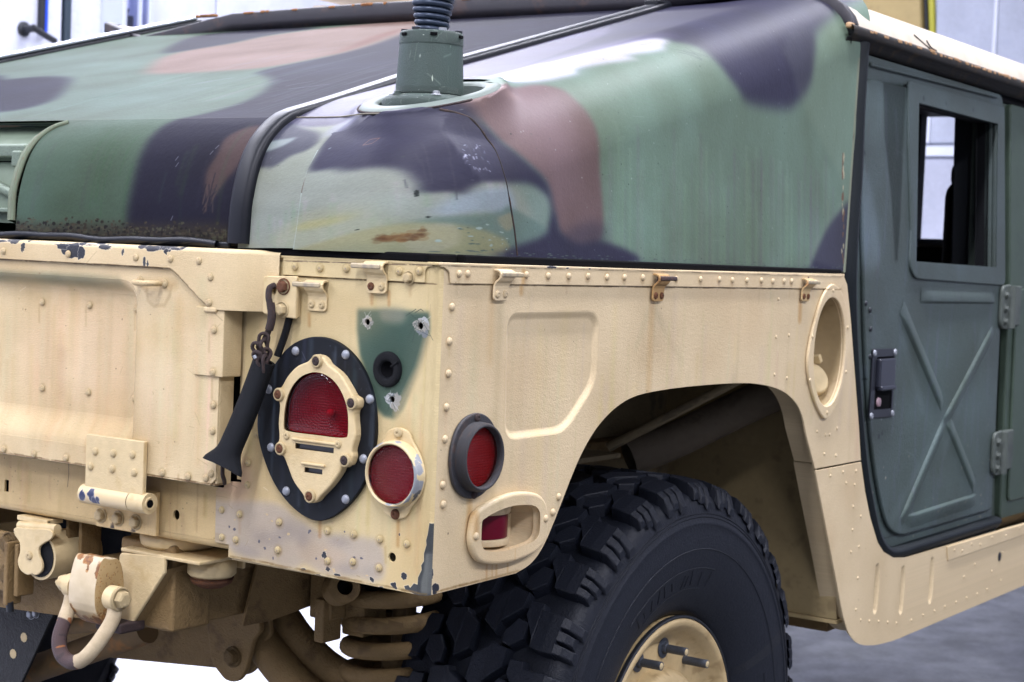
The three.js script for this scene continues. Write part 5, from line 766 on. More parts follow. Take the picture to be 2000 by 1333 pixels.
// ───────── below the body ─────────
{
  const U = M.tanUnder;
  // trailer socket with its waisted spring cover
  const hg = [[.280, .834], [.322, .8395], [.366, .8415], [.371, .836], [.366, .8285], [.352, .821], [.340, .812], [.340, .801], [.3475, .789], [.347, .777], [.3335, .768], [.326, .769], [.314, .766], [.297, .772], [.291, .784], [.2955, .8], [.294, .814], [.282, .825]];
  const ts = part('trailer_socket', boxUV(rearAt(plate(spline(hg, 90).map(p => [p[0], p[1]]), .005, { bevel: .0015, seg: 2 }), .012)), M.tan, truck);
  part('cover_hinge', boxUV(rod([.283, .8385, .002], [.370, .8435, .002], .0075, 16)), M.tan, ts);
  part('socket_body', boxUV(rod([.333, .797, .004], [.333, .797, -.09], .037, 28)), M.tan, ts);
  part('socket_rubber', rod([.333, .797, .0055], [.333, .797, -.02], .0325, 28), M.rubber, ts);
  part('cover_rivet', SCREW, M.tan, ts).position.set(.319, .797, .012); ts.children.at(-1).quaternion.copy(TO_REAR);
  part('mount_plate', [boxUV(rbox(.35, .375, .748, .856, -.062, -.056, .001)), boxUV(rbox(.352, .358, .745, .856, -.062, -.03, .001)), boxUV(rbox(.381, .388, .75, .856, -.07, -.03, .001)), boxUV(rbox(.25, .382, .745, .79, -.066, -.061, .001))], U, ts);
  part('top_tab', [boxUV(rbox(.275, .345, .8465, .854, -.03, .002, .001)), boxUV(rbox(.328, .345, .84, .853, -.006, .0, .001))], M.tan, ts);
  fix('bolt', HEX, U, ts, [[.367, .842, -.055, .55], [.367, .757, -.055, .6], [.372, .748, -.055, .5]], TO_REAR);
  // pintle mount at the left edge
  const pm = part('pintle_mount', [boxUV(rbox(.13, .262, .722, .818, -.03, -.018, .004)), boxUV(rbox(.257, .267, .71, .81, -.018, .012, .003)), boxUV(rbox(.272, .282, .725, .808, -.03, .004, .003))], U, truck);
  fix('bolt', HEX, U, pm, [[.235, .802, -.018, 1.6], [.235, .752, -.018, 1.6]], TO_REAR);
  part('pin', [rod([.265, .715, .004], [.265, .70, .002], .006)], M.dark, pm);
  // frame end plate low behind the socket
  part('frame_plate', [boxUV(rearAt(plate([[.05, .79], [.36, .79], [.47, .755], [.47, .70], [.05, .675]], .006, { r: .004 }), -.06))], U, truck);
  // tow eye block with shackle
  const yz = [[.827, .052], [.829, .064], [.8, .076], [.775, .079], [.752, .075], [.737, .062], [.727, .048], [.724, .034], [.74, .024], [.8, .024], [.824, .034]];
  const lugG = new THREE.ExtrudeGeometry(new THREE.Shape(spline(yz.map(p => [p[1], p[0]]), 60).map(p => new THREE.Vector2(p[0], p[1]))), { depth: .052, bevelEnabled: true, bevelSize: .0025, bevelOffset: -.0025, bevelThickness: .0025, bevelSegments: 2 });
  lugG.applyMatrix4(new THREE.Matrix4().makeBasis(V3(0, 0, 1), V3(0, 1, 0), V3(-1, 0, 0))); lugG.translate(.540, 0, 0);
  const lugPaint = (() => { const P = paper(1120, 640, .45, .70, .28, .16), r = RNG(61); P.x.fillStyle = '#c6b493'; P.x.fillRect(0, 0, 1, 1); const rs = ['#7d5228', '#5a3822', '#a0692e', '#6b472a', '#8f5d2c'];
    const rust = (x, y, n, w, h, s = 1) => { for (let i = 0; i < n; i++) { const px = x + (r() + r() - 1) * w, py = y + (r() + r() - 1) * h; fillPoly(P, ellipsePts(px, py, .0015 * s + r() * .003 * s, .0015 * s + r() * .003 * s, 7), rs[(r() * 5) | 0], 0, .25 + r() * .4); } };
    fillPoly(P, [[.45, .70], [.552, .70], [.552, .737], [.53, .744], [.50, .736], [.45, .748]], '#b5843f', .007, .75); rust(.515, .726, 220, .04, .014); rust(.536, .737, 60, .012, .012); rust(.488, .745, 40, .006, .012);
    rust(.541, .812, 50, .004, .014); rust(.515, .824, 50, .010, .005); rust(.519, .815, 14, .002, .008, .7); rust(.495, .827, 20, .008, .002);
    P.x.fillStyle = '#ab9062'; P.x.fillRect(.556, .70, .2, .16); rust(.59, .77, 300, .04, .06, .35); rust(.585, .735, 400, .03, .02, .5);
    return tex(grime(P, { coarse: .1, cs: 30, fs: 300 })); })();
  const lug = part('tow_eye', (() => { const g = toCreasedNormals(plain(lugG), .6), n = g.attributes.normal, p = g.attributes.position, uv = g.attributes.uv; for (let i = 0; i < p.count; i++) { const sd = Math.abs(n.getX(i)) > .7, x = sd ? .56 + (.079 - p.getZ(i)) : p.getX(i), y = p.getY(i); uv.setXY(i, (x - .45) / .28, (y - .70) / .16); } return g; })(), std({ map: lugPaint, roughness: .6 }), truck, 'pale tow eye block with rusty edges');
  part('eye_mount', [boxUV(rbox(.485, .60, .715, .845, -.10, -.02, .006)), boxUV(rbox(.40, .5, .76, .80, -.16, -.06, .004))], U, lug);
  part('eye_underside', boxUV(rbox(.49, .545, .712, .728, -.02, .03, .004)), M.rustDark, lug);
  const zs = .058, bow = []; for (const [x, y] of [[.571, .774], [.573, .748], [.569, .722], [.556, .698], [.537, .684], [.517, .680], [.499, .688], [.488, .706], [.482, .730], [.478, .756], [.478, .776]]) bow.push([x, y, zs + .035 * sstep(.77, .69, y) + .006]);
  const shPaint = (() => { const P = paper(512, 64, 0, 0, 1, .125), r = RNG(62); P.x.fillStyle = '#cdb894'; P.x.fillRect(0, 0, 1, 1); fillPoly(P, [[.43, 0], [.83, 0], [.80, .06], [.82, .125], [.42, .125], [.45, .06]], '#4a3634', .002, 1); for (let i = 0; i < 26; i++) chip(P, .42 + r() * .4, r() * .125, .012 * r() + .004, .012 * r() + .004, r() < .5 ? '#9a5f30' : '#3a2a2b', r, null); for (let i = 0; i < 8; i++) chip(P, .43 + (r() - .5) * .05, r() * .125, .016, .02, '#cdb894', r, null); return tex(grime(P, { cs: 40 }), true); })();
  const sh = part('tow_shackle', tube(bow, .0108, { seg: 80, rad: 14 }), std({ map: shPaint, roughness: .55, bumpMap: bumped(8), bumpScale: .0008 }), truck, 'tan tow shackle worn to bare rusted metal at the bottom');
  part('shackle_eye', boxUV(rod([.562, .776, zs + .008], [.581, .776, zs + .008], .0175, 24)), M.tan, sh); part('shackle_eye', boxUV(rod([.470, .780, zs + .004], [.484, .780, zs + .004], .0175, 24)), M.tan, sh);
  const hx = part('bolt', HEX, M.tan, sh); hx.position.set(.581, .776, zs + .008); hx.quaternion.copy(TO_SIDE); hx.scale.set(1.55, 1.5, 1.55);
  part('pin_end', [boxUV(rod([.452, .781, zs + .002], [.47, .781, zs + .004], .0125, 6)), rod([.436, .779, zs], [.455, .779, zs], .003)], M.tan, sh);
  // spring hanger bracket and body mount
  const br = part('frame_bracket', [boxUV(rearAt(plate([[.507, .8255, .008], [.604, .832], [.603, .808], [.5275, .7085], [.510, .7085], [.507, .72]], .006, { bevel: .0014 }), .002))], M.tan, truck);
  part('top_flange', [boxUV(rbox(.509, .672, .828, .8335, -.10, .001, .002)), boxUV(rbox(.604, .668, .811, .829, -.1, -.094, .002))], M.tan, br);
  const sp = sideAt(plate(zy([[.002, .706], [-.06, .705], [-.16, .715], [-.25, .75], [-.36, .775], [-.5, .86], [-.05, .86], [-.03, .81]]), .006, { r: .004 }), .600);
  part('side_gusset', boxUV(sp.translate(.012, 0, -.16)), U, br); 
  fix('bolt', HEX, U, br, [[.561, .722, -.05, 1.25], [.573, .728, -.09, 1.35], [.602, .80, -.33, 1.2], [.602, .84, -.36, 1.2]], TO_SIDE);
  part('body_mount', [boxUV(lathe([[0, .857], [.055, .857], [.058, .85], [.058, .84], [.052, .8345], [0, .8345]], 32).translate(.558, 0, -.07)), boxUV(lathe([[0, .828], [.036, .828], [.036, .806], [.03, .8], [0, .8]], 28).translate(.638, 0, -.06))], M.tan, br);
  part('mount_rust', [lathe([[0, .8005], [.033, .8005], [.03, .792], [.018, .785], [0, .785]], 24).translate(.638, 0, -.06)], M.rust, br);
  part('web', boxUV(skin([[[.603, .812, -.003], [.61, .83, -.15], [.62, .85, -.40]], [[.566, .758, -.003], [.585, .775, -.15], [.61, .80, -.36]], [[.528, .7085, -.003], [.552, .722, -.13], [.60, .75, -.30]]])), U, br); part('channel', [boxUV(rbox(.30, .6, .86, .90, -.6, -.02, .004)), boxUV(rbox(.42, .595, .72, .85, -.75, -.10, .004))], U, br);
  // suspension crossmember plate with its control arm ear
  const lp = part('suspension_plate', [boxUV(rearAt(plate([[.15, .72], [.505, .735], [.51, .72], [.535, .69], [.54, .66], [.525, .64], [.515, .605], [.5, .588, .012], [.475, .578, .014], [.45, .586], [.05, .545], [.05, .7]], .01, { r: .006, bevel: .002 }), -.30))], U, truck);
  part('ear', [boxUV(rearAt(plate([[.415, .70], [.505, .712], [.530, .70], [.545, .67], [.528, .655], [.513, .60], [.498, .578], [.47, .574], [.435, .60]], .012, { r: .012, bevel: .003, seg: 2 }), -.272))], U, lp);
  fix('bolt', HEX, U, lp, [[.486, .618, -.271, 1.5]], TO_REAR);
  part('bushing', [boxUV(rod([.43, .715, -.28], [.51, .735, -.28], .026, 20)), boxUV(rbox(.50, .508, .70, .758, -.30, -.25, .002)), boxUV(rbox(.515, .548, .69, .765, -.33, -.27, .004))], U, lp);
  part('control_arm', [boxUV(tube([[.47, .685, -.36], [.51, .674, -.36], [.545, .645, -.36], [.60, .605, -.37], [.66, .585, -.38], [.78, .575, -.40]], .028, { seg: 40, rad: 16 })), boxUV(tube([[.50, .64, -.32], [.55, .60, -.32], [.62, .555, -.33], [.72, .52, -.34]], .03, { seg: 30, rad: 14 }))], U, lp);
  // shock bracket and eye
  const sb = part('shock_bracket', [boxUV(rbox(.62, .665, .70, .84, -.34, -.30, .004)), boxUV(rbox(.64, .66, .665, .735, -.335, -.29, .003)), boxUV(rbox(.655, .70, .672, .725, -.40, -.34, .004)), boxUV(rbox(.56, .62, .74, .84, -.46, -.40, .004))], U, truck);
  part('eye', [boxUV(lathe([[.013, -.02], [.024, -.02], [.0265, -.017], [.0265, .017], [.024, .02], [.013, .02]], 28).rotateX(.5).rotateZ(-1.2).translate(.685, .756, -.30))], U, sb); part('eye_bore', rod([.676, .756, -.30], [.693, .7545, -.296], .0135, 16), M.gap, sb);
  part('bump_stop', lathe([[0, .665], [.03, .668], [.044, .682], [.046, .70], [.04, .72], [.046, .73], [.04, .76], [0, .76]], 28).translate(.60, 0, -.44), M.rubber, truck);
  // coil spring
  const coil = []; for (let i = 0; i <= 6 * 24; i++) { const t = i / 24, a = t * 2 * Math.PI; coil.push(V3(.705 + .078 * Math.cos(a), (.745 - t * .0412), -.42 + .078 * Math.sin(a))); }
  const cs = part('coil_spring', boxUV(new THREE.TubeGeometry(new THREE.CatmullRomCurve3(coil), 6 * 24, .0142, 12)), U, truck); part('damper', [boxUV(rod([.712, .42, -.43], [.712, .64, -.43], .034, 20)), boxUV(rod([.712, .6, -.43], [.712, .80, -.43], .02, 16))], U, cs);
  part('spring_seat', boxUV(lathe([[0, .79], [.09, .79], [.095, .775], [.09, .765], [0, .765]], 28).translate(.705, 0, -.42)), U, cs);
  // axle housing, half shaft
  part('axle_housing', [boxUV(rod([-.14, .66, -.80], [.14, .66, -.80], .10, 24)), boxUV(rod([-.75, .48, -.80], [-.12, .64, -.80], .028, 16)), boxUV(rod([.75, .48, -.80], [.12, .64, -.80], .028, 16))], U, truck);
  // mud flap at the left edge
  const mf = part('mud_flap', [boxUV(rearAt(plate([[-.12, .668], [.243, .688], [.222, .66], [.14, .52], [.06, .38], [-.12, .34]], .006, { r: .004, bevel: .001 }), -.115))], std({ map: tintTile('#08090b', '#131418'), roughness: .7, bumpMap: bumped(4), bumpScale: .002 }), truck);
  fix('bolt', HEX, M.zinc, mf, [[.175, .664, -.115, .8], [.187, .667, -.115, .7]], TO_REAR);
  for (const [x, y] of [[.158, .622], [.132, .59]]) { const s = part('paint_spot', lathe([[0, .0008], [.008, .0005], [.0085, -.0005]], 9), M.tan, mf); s.position.set(x, y, -.115); s.quaternion.copy(TO_REAR); }
  part('lower_bar', [boxUV(rod([.06, .53, -.20], [.36, .655, -.20], .024, 14)), boxUV(rod([.20, .64, -.16], [.42, .69, -.16], .014, 12))], std({ map: tintTile('#6d5636', '#96622c'), roughness: .8 }), truck);
  // floor pan and wheel housings that close the body
  part('floor_pan', [boxUV(rbox(-1.05, .70, .90, .94, -1.35, -.06, .004)), boxUV(rbox(-1.02, 1.02, .56, .64, -3.2, -1.42, .004)), boxUV(rbox(.40, .50, .70, .85, -3.0, -.5, .004)), boxUV(rbox(-.50, -.40, .70, .85, -3.0, -.1, .004))], U, truck);
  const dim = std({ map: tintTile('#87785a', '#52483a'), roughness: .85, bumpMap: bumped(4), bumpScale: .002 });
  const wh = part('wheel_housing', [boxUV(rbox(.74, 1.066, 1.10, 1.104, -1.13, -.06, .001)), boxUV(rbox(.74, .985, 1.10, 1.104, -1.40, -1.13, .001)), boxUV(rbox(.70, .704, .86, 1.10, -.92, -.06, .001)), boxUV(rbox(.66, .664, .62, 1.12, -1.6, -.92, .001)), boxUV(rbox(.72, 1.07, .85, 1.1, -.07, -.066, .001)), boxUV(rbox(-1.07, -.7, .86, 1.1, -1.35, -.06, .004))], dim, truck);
  const bl = sideAt(plate([[1.36, .60], [1.36, 1.1], [1.42, 1.1], [1.42, .60]], .4, { bevel: .002 }), 1.062);
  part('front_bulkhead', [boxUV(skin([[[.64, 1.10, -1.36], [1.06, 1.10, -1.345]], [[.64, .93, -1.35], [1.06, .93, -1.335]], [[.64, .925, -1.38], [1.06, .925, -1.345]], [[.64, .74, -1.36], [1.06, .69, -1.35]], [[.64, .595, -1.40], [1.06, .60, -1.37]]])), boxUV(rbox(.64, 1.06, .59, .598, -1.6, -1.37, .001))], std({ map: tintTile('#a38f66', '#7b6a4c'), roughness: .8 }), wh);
  part('filler_hose', boxUV(tube([[1.025, 1.075, -1.275], [.975, 1.055, -1.262], [.88, 1.0, -1.22], [.80, .945, -1.15], [.74, .91, -1.08]], .036, { seg: 30, rad: 16 })), std({ map: tintTile('#6b5f4e', '#4a4136'), roughness: .8 }), wh);
  part('brace_rod', boxUV(rod([.98, 1.095, -1.13], [.74, .935, -1.0], .009)), dim, wh);
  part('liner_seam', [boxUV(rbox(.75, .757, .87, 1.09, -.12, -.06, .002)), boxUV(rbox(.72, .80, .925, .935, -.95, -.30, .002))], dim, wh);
  part('left_body_side', [boxUV(rbox(-1.08, -1.07, .85, 1.285, -1.3, -.004, .002)), boxUV(rbox(-1.08, -1.07, .56, 1.285, -3.0, -2.2, .002)), boxUV(rbox(-1.08, -.747, .845, 1.276, -.006, 0, .002))], M.tan, truck);
  part('bed_floor', [boxUV(rbox(-1.05, .9, 1.12, 1.15, -1.35, -.1, .004))], M.gap, truck);
}
// ───────── wheels ─────────
{
  const w = new THREE.Group(); w.name = numbered('wheel'); truck.add(w);
  const half = [[.222, .098], [.226, .112], [.236, .124], [.252, .136], [.27, .1455], [.30, .154], [.335, .1595], [.365, .1605], [.385, .159], [.3865, .1605], [.392, .1605], [.3935, .158], [.41, .1545], [.424, .149], [.434, .141], [.440, .128], [.4425, .10], [.4425, .05], [.4425, 0]];
  const prof = [...half, ...half.slice(0, -1).reverse().map(([r, x]) => [r, -x])].reverse();
  const turn = (g) => g.rotateZ(-Math.PI / 2);
  const r = RNG(71), lugs = [];
  // a tread lug: stations [w, outer radius, base radius, angle a, angle b]
  function lug(st) {
    const v = [], P = (rad, th, ww) => [rad * Math.sin(th), ww, rad * Math.cos(th)];
    const quad = (a, b, c, d) => v.push(...a, ...b, ...c, ...a, ...c, ...d), ch = .0015;
    const T = st.map(([ww, ro, rb, a, b]) => { const k = ch / ro; return { A: P(ro, a + k, ww), B: P(ro, b - k, ww), a: P(ro - ch, a, ww), b: P(ro - ch, b, ww), x: P(rb, a - .008, ww), y: P(rb, b + .008, ww) }; });
    for (let i = 0; i < T.length - 1; i++) { const p = T[i], q = T[i + 1]; quad(p.A, p.B, q.B, q.A); quad(p.B, p.b, q.b, q.B); quad(p.a, p.A, q.A, q.a); quad(p.b, p.y, q.y, q.b); quad(p.x, p.a, q.a, q.x); }
    for (const [p, f] of [[T[0], 0], [T.at(-1), 1]]) { const L = [p.x, p.a, p.A, p.B, p.b, p.y]; for (let i = 1; i < 5; i++) f ? v.push(...L[0], ...L[i + 1], ...L[i]) : v.push(...L[0], ...L[i], ...L[i + 1]); }
    const g = new THREE.BufferGeometry(); g.setAttribute('position', new THREE.Float32BufferAttribute(v, 3)); g.computeVertexNormals(); return g;
  }
  const N = 30, pitch = 2 * Math.PI / N;
  for (let i = 0; i < N; i++) for (const sd of [1, -1]) {
    const t0 = i * pitch + (sd < 0 ? pitch * .5 : 0), j = () => (r() - .5) * .004, long = i % 2, k = .9;
    const R0 = .4645, B0 = .441;
    const order = (s) => (sd > 0 ? s : s.map(q => [-q[0], q[1], q[2], q[3], q[4]]).reverse());
    const A = (x) => t0 + x * k;
    lugs.push(lug(order([[.005, R0, B0, A(.004) + j(), A(.108)], [.030, R0, B0, A(-.030), A(.146) + j()], [.034, R0, B0, A(-.046), A(.10)], [.063, R0, B0, A(-.034) + j(), A(.036)]])));
    lugs.push(lug(order([[.0500, R0, B0, A(.128), A(.178)], [.064, R0, B0, A(.078), A(.188)], [.084, R0 - .001, B0, A(.086) + j(), A(.150)]])));
    const a = A(.03), b = A(.03 + (long ? .155 : .136)), m = (f) => a + (b - a) * f;
    lugs.push(lug(order([[.0745, R0 - .0005, B0, a - .026, m(.2)], [.097, R0 - .0012, B0 - .001, a - .026, m(.72)], [.1, R0 - .0014, B0 - .002, a - .002, m(.95)], [.120, R0 - .0035, B0 - .004, a, b], [.136, R0 - .0075, .434, a, b]])));
    for (const [f0, f1, w1, r1] of [[.02, .3, .1585, .424], [.38, .64, .1545, .434], [.72, .98, long ? .1575 : .1515, long ? .428 : .441]]) lugs.push(lug(order([[.1365, R0 - .008, .434, m(f0), m(f1)], [.147, .4485, .428, m(f0 + .01), m(f1 - .01)], [w1, r1, r1 - .012, m(f0 + .02), m(f1 - .03)]])));
  }
  const letters = []; // moulded ribs and bars on the sidewall
  const ringAt = (rad) => { for (let i = 1; i < half.length; i++) if (half[i][0] >= rad) { const t = (rad - half[i - 1][0]) / (half[i][0] - half[i - 1][0]); return lerp(half[i - 1][1], half[i][1], t); } return .1; };
  const arc = (a0, a1, rad, q = .0013) => { const p = []; for (let i = 0; i <= 14; i++) { const a = lerp(a0, a1, i / 14); p.push([rad * Math.sin(a), ringAt(rad), rad * Math.cos(a)]); } letters.push(tube(p, q, { seg: 28, rad: 5 })); };
  for (const a0 of [-2.2, -.75, .7, 2.1]) { arc(a0, a0 + .95, .312); arc(a0 + .1, a0 + .8, .276); let t = a0 + .04; while (t < a0 + .92) { const r0 = .279 + r() * .008, r1 = .308 - r() * .01, ang = t + (r() - .5) * .05; letters.push(tube([[r0 * Math.sin(t), ringAt(r0) - .0003, r0 * Math.cos(t)], [(r0 + r1) / 2 * Math.sin((t + ang) / 2), ringAt((r0 + r1) / 2) - .0003, (r0 + r1) / 2 * Math.cos((t + ang) / 2)], [r1 * Math.sin(ang), ringAt(r1) - .0003, r1 * Math.cos(ang)]], .0019, { seg: 6, rad: 5 })); t += .035 + r() * .09; } }
  for (const rad of [.405, .3995, .345]) letters.push(new THREE.TorusGeometry(rad, .0012, 5, 96).rotateX(Math.PI / 2).translate(0, ringAt(rad), 0));
  part('tyre', [turn(mapUV(lathe(prof, 96), (x, y, z) => [Math.atan2(x, z) * .4, y * 2 + Math.hypot(x, z)])), turn(merge(letters))], M.tyre, w);
  part('tread', turn(boxUV(merge(lugs))), M.tyre, w);
  const rimMat = std({ map: tintTile('#c3aa7c', '#8a7048'), roughness: .5, bumpMap: bumped(5), bumpScale: .0005 });
  part('rim', boxUV(turn(lathe([[0, .03], [.075, .03], [.10, .052], [.115, .067], [.135, .071], [.175, .071], [.188, .074], [.199, .090], [.207, .1045], [.2155, .1085], [.2205, .1065], [.224, .099], [.224, .08], [.21, .07], [.205, .05], [.205, -.1], [.225, -.11]].reverse(), 72))), rimMat, w);
  part('rim_edge', turn(lathe([[.2225, .106], [.2255, .1075], [.2275, .104], [.2265, .098]].reverse(), 72)), M.dark, w);
  part('hub', boxUV(turn(lathe([[0, .075], [.07, .077], [.084, .085], [.091, .098], [.106, .104], [.122, .101], [.131, .09], [.135, .06], [.135, .03]].reverse(), 48))), rimMat, w);
  part('hub_cap', boxUV(turn(lathe([[0, .102], [.045, .1], [.058, .091], [.062, .07]].reverse(), 32))), rimMat, w);
  const stud = std({ map: tintTile('#4a4f58', '#2c2f36'), roughness: .45, metalness: .4 });
  for (let i = 0; i < 12; i++) {
    const a = i / 12 * 2 * Math.PI + .02, y = .166 * Math.cos(a), z = .166 * Math.sin(a), nut = i % 3 !== 1;
    const s = part('stud', [rod([.06, y, z], [.118, y, z], .0075, 14), ...(nut ? [turn(HEX.clone()).scale(1.3, 1.25, 1.25).translate(.0705, y, z), turn(lathe([[.012, .0], [.0175, .001], [.018, .003], [.0, .004]].reverse(), 18)).translate(.0705, y, z)] : [])], stud, w);
    part('stud_tip', turn(lathe([[0, .0012], [.005, .0008], [.0068, -.001]].reverse(), 14)).translate(.118, y, z), M.tan, w);
  }
  for (const c of w.children) if (!/tyre|tread/.test(c.name)) c.position.x += .024;
  w.position.set(.89, .462, -.782); w.rotation.x = .35;
  for (const [x, z, f] of [[-.89, -.782, 1], [.89, -4.1, 0], [-.89, -4.1, 1]]) { const c = w.clone(); c.name = numbered('wheel'); c.position.set(x, .462, z); if (f) c.rotation.set(0, Math.PI, 0); truck.add(c); }
}
// ───────── rear door ─────────
const tumble = (g) => { const p = g.attributes.position; for (let i = 0; i < p.count; i++) { const y = p.getY(i); if (y > 1.285) p.setX(i, p.getX(i) - .05 * (y - 1.285)); } p.needsUpdate = true; return g; };
{
  const doorPaint = (() => {
    const P = paper(1000, 1100, 1.32, .68, .96, 1.056), r = RNG(81);
    P.x.fillStyle = '#434d4b'; P.x.fillRect(1, 0, 2, 3);
    smoothPoly(P, [[1.6, .75], [2.1, .76], [2.15, 1.2], [1.8, 1.22], [1.65, 1.1]], '#435049', .06, .6);
    fillPoly(P, [[1.492, 1.668], [1.612, 1.675], [1.60, 1.55], [1.585, 1.40], [1.572, 1.31], [1.56, 1.31], [1.535, 1.45], [1.50, 1.56]], '#1f2925', .003, .9);
    smoothPoly(P, [[1.385, 1.50], [1.44, 1.44], [1.475, 1.3], [1.39, 1.3]], '#5f6b70', .012, .7); smoothPoly(P, [[1.40, 1.66], [1.48, 1.665], [1.485, 1.56], [1.41, 1.55]], '#53605f', .012, .5);
    for (let i = 0; i < 90; i++) { const x = 1.4 + r() * .8, y = .75 + r() * .9; line(P, [[x, y], [x + (r() - .5) * .04, y - .05 - r() * .15]], r() < .5 ? '#616d72' : '#3a4644', .008, .10, .006); }
    for (const [a, b] of [[[1.62, .78], [1.9, .98]], [[1.9, .9], [2.1, 1.15]], [[1.75, 1.0], [1.62, 1.15]]]) line(P, [a, b], '#616d71', .02, .25, .012);
    for (const [x, y] of [[1.39, 1.51], [1.4, 1.52], [1.7, 1.655], [1.83, 1.655], [1.52, .955], [1.535, .96], [2.0, 1.66]]) chip(P, x, y, .005, .006, '#2a3233', r, null);
    for (let i = 0; i < 60; i++) chip(P, 1.44 + r() * .16, .96 + r() * .2, .001 + r() * .003, .001 + r() * .002, r() < .6 ? '#70797a' : '#252c2b', r, null); for (let i = 0; i < 120; i++) chip(P, 1.4 + r() * .85, .70 + r() * r() * .25, .001 + r() * .002, .001 + r() * .002, r() < .5 ? '#8d8674' : '#2a312f', r, null);
    dirtLine(P, [1.55, .735], [2.23, .735], '#2c3331', r, .005, .5, 160); scratches(P, 130, '#747f83', r, .05, .5); scratches(P, 40, '#36413f', r, .03, .5);
    return tex(grime(P, { coarse: .14, cs: 8 }));
  })();
  const uv = (x, y, z) => [(-z - 1.32) / .96, (y - .68) / 1.056];
  M.door = phy({ specularIntensity: .6, map: doorPaint, roughness: .5, bumpMap: bumped(8), bumpScale: .0008 });
  const out = [[-1.382, 1.716, .035], [-1.361, 1.483], [-1.343, 1.29], [-1.346, 1.218], [-1.382, 1.067, .1], [-1.435, .922, .1], [-1.47, .848, .1], [-1.535, .755, .1], [-1.60, .713, .06], [-1.66, .7035, .05], [-2.262, .7035, .01], [-2.242, 1.264], [-2.243, 1.716, .03]];
  const win = [[-1.671, 1.646, .004], [-2.168, 1.6445, .004], [-2.163, 1.306, .004], [-1.660, 1.310, .004]];
  const D = (pts, x, th, o = {}) => mapUV(tumble(sideAt(plate(zy(pts), th, o), x)), uv);
  const winH = () => tracePath(zy(win), 0, new THREE.Path());
  const door = part('rear_door', D(out, 1.058, .02, { holes: [winH()], bevel: .003, seg: 2 }), M.door, truck, 'grey green door with an X pressed in it and black recessed handle');
  part('door_field', D([[-1.395, 1.668, .05], [-1.386, 1.5], [-1.398, 1.29, .1], [-1.432, 1.116, .1], [-1.475, .965, .1], [-1.53, .845, .1], [-1.592, .757, .08], [-1.67, .732, .05], [-2.235, .732, .02], [-2.222, 1.264], [-2.226, 1.676, .03]], 1.067, .009, { holes: [winH()], bevel: .004, seg: 3 }), M.door, door);
  part('top_bead', [D([[-1.44, 1.702, .006], [-2.19, 1.712, .006], [-2.19, 1.703, .006], [-1.44, 1.693, .006]], 1.064, .006, { bevel: .002 })], M.door, door);
  part('window_frame', D([[-1.616, 1.684, .012], [-2.214, 1.686, .012], [-2.228, 1.266, .02], [-1.66, 1.276, .03], [-1.628, 1.302, .02], [-1.636, 1.376], [-1.62, 1.544]], 1.0718, .0065, { holes: [winH()], bevel: .0025, seg: 2 }), M.door, door);
  part('window_liner', [D([[-1.66, 1.655], [-2.18, 1.653], [-2.175, 1.296], [-1.65, 1.30]], 1.05, .03, { holes: [winH()], bevel: .002 })], M.black, door);
  // pressed ribs: gentle on one side, steep on the other
  const rib = (a, b, wg, ws, h) => { const dx = b[0] - a[0], dy = b[1] - a[1], l = Math.hypot(dx, dy), nx = -dy / l, ny = dx / l, rows = [], n = 24; for (let i = 0; i <= n; i++) { const t = i / n, k = Math.min(1, Math.sin(Math.PI * clamp(t)) * 3.2), c = [a[0] + dx * t, a[1] + dy * t]; rows.push([[wg * 1.0, -.001], [wg * .5, h * .55 * k], [0, h * k], [-ws * .5, h * .5 * k], [-ws, -.001]].map(([o, z]) => [c[0] + nx * o, c[1] + ny * o, z])); } return mapUV(sideAt(skin(rows), 1.067), uv); };
  part('rib', rib([1.708, 1.231], [2.176, 1.229], .028, .007, .0065), M.door, door);
  part('rib', rib([1.598, 1.207], [1.865, .991], .03, .007, .0065), M.door, door); part('rib', rib([1.897, .960], [2.10, .789], .03, .007, .0065), M.door, door);
  part('rib', rib([1.657, .766], [1.88, .966], .008, .03, .006), M.door, door); part('rib', rib([1.88, .966], [2.17, 1.17], .008, .03, .006), M.door, door);
  part('rib', rib([1.687, .770], [2.119, .778], .006, .03, .008), M.door, door);
  fix('rivet', RIVET_S, M.dark, door, [[1.067, 1.224, -1.418, 1.6], [1.067, 1.211, -1.44, 1.6], [1.067, 1.173, -1.448, 1.6], [1.067, 1.118, -1.452, 1.6]].map(p => p), TO_SIDE);
  // handle
  const hd = part('door_handle', [sideAt(plate(zy([[-1.457, 1.134, .006], [-1.574, 1.132, .006], [-1.577, .991, .006], [-1.455, .995, .006]]), .004, { holes: [tracePath(zy([[-1.476, 1.118], [-1.567, 1.118], [-1.567, 1.008], [-1.474, 1.010]]), 0, new THREE.Path())], bevel: .001 }), 1.0712)], std({ color: 0x15171e, roughness: .4 }), door);
  part('recess', [rbox(1.05, 1.0685, 1.006, 1.12, -1.57, -1.472, .001)], M.gap, hd);
  part('paddle', [rbox(1.060, 1.079, 1.054, 1.113, -1.562, -1.482, .004), rbox(1.07, 1.083, 1.049, 1.058, -1.560, -1.484, .003)], std({ color: 0x23252e, roughness: .35 }), hd);
  part('lock', lathe([[0, .004], [.0085, .0035], [.0095, 0]].reverse(), 16).rotateZ(-Math.PI / 2).translate(1.069, 1.025, -1.50), std({ color: 0x9a7f85, roughness: .4 }), hd);
  fix('screw', SCREW, M.zinc, hd, [[1.0712, 1.125, -1.464], [1.0712, 1.1245, -1.570], [1.0712, .999, -1.463], [1.0712, .9985, -1.572]], TO_SIDE);
  // hinges on the front edge
  const hm = std({ map: tintTile('#484e48', '#333836'), roughness: .6 });
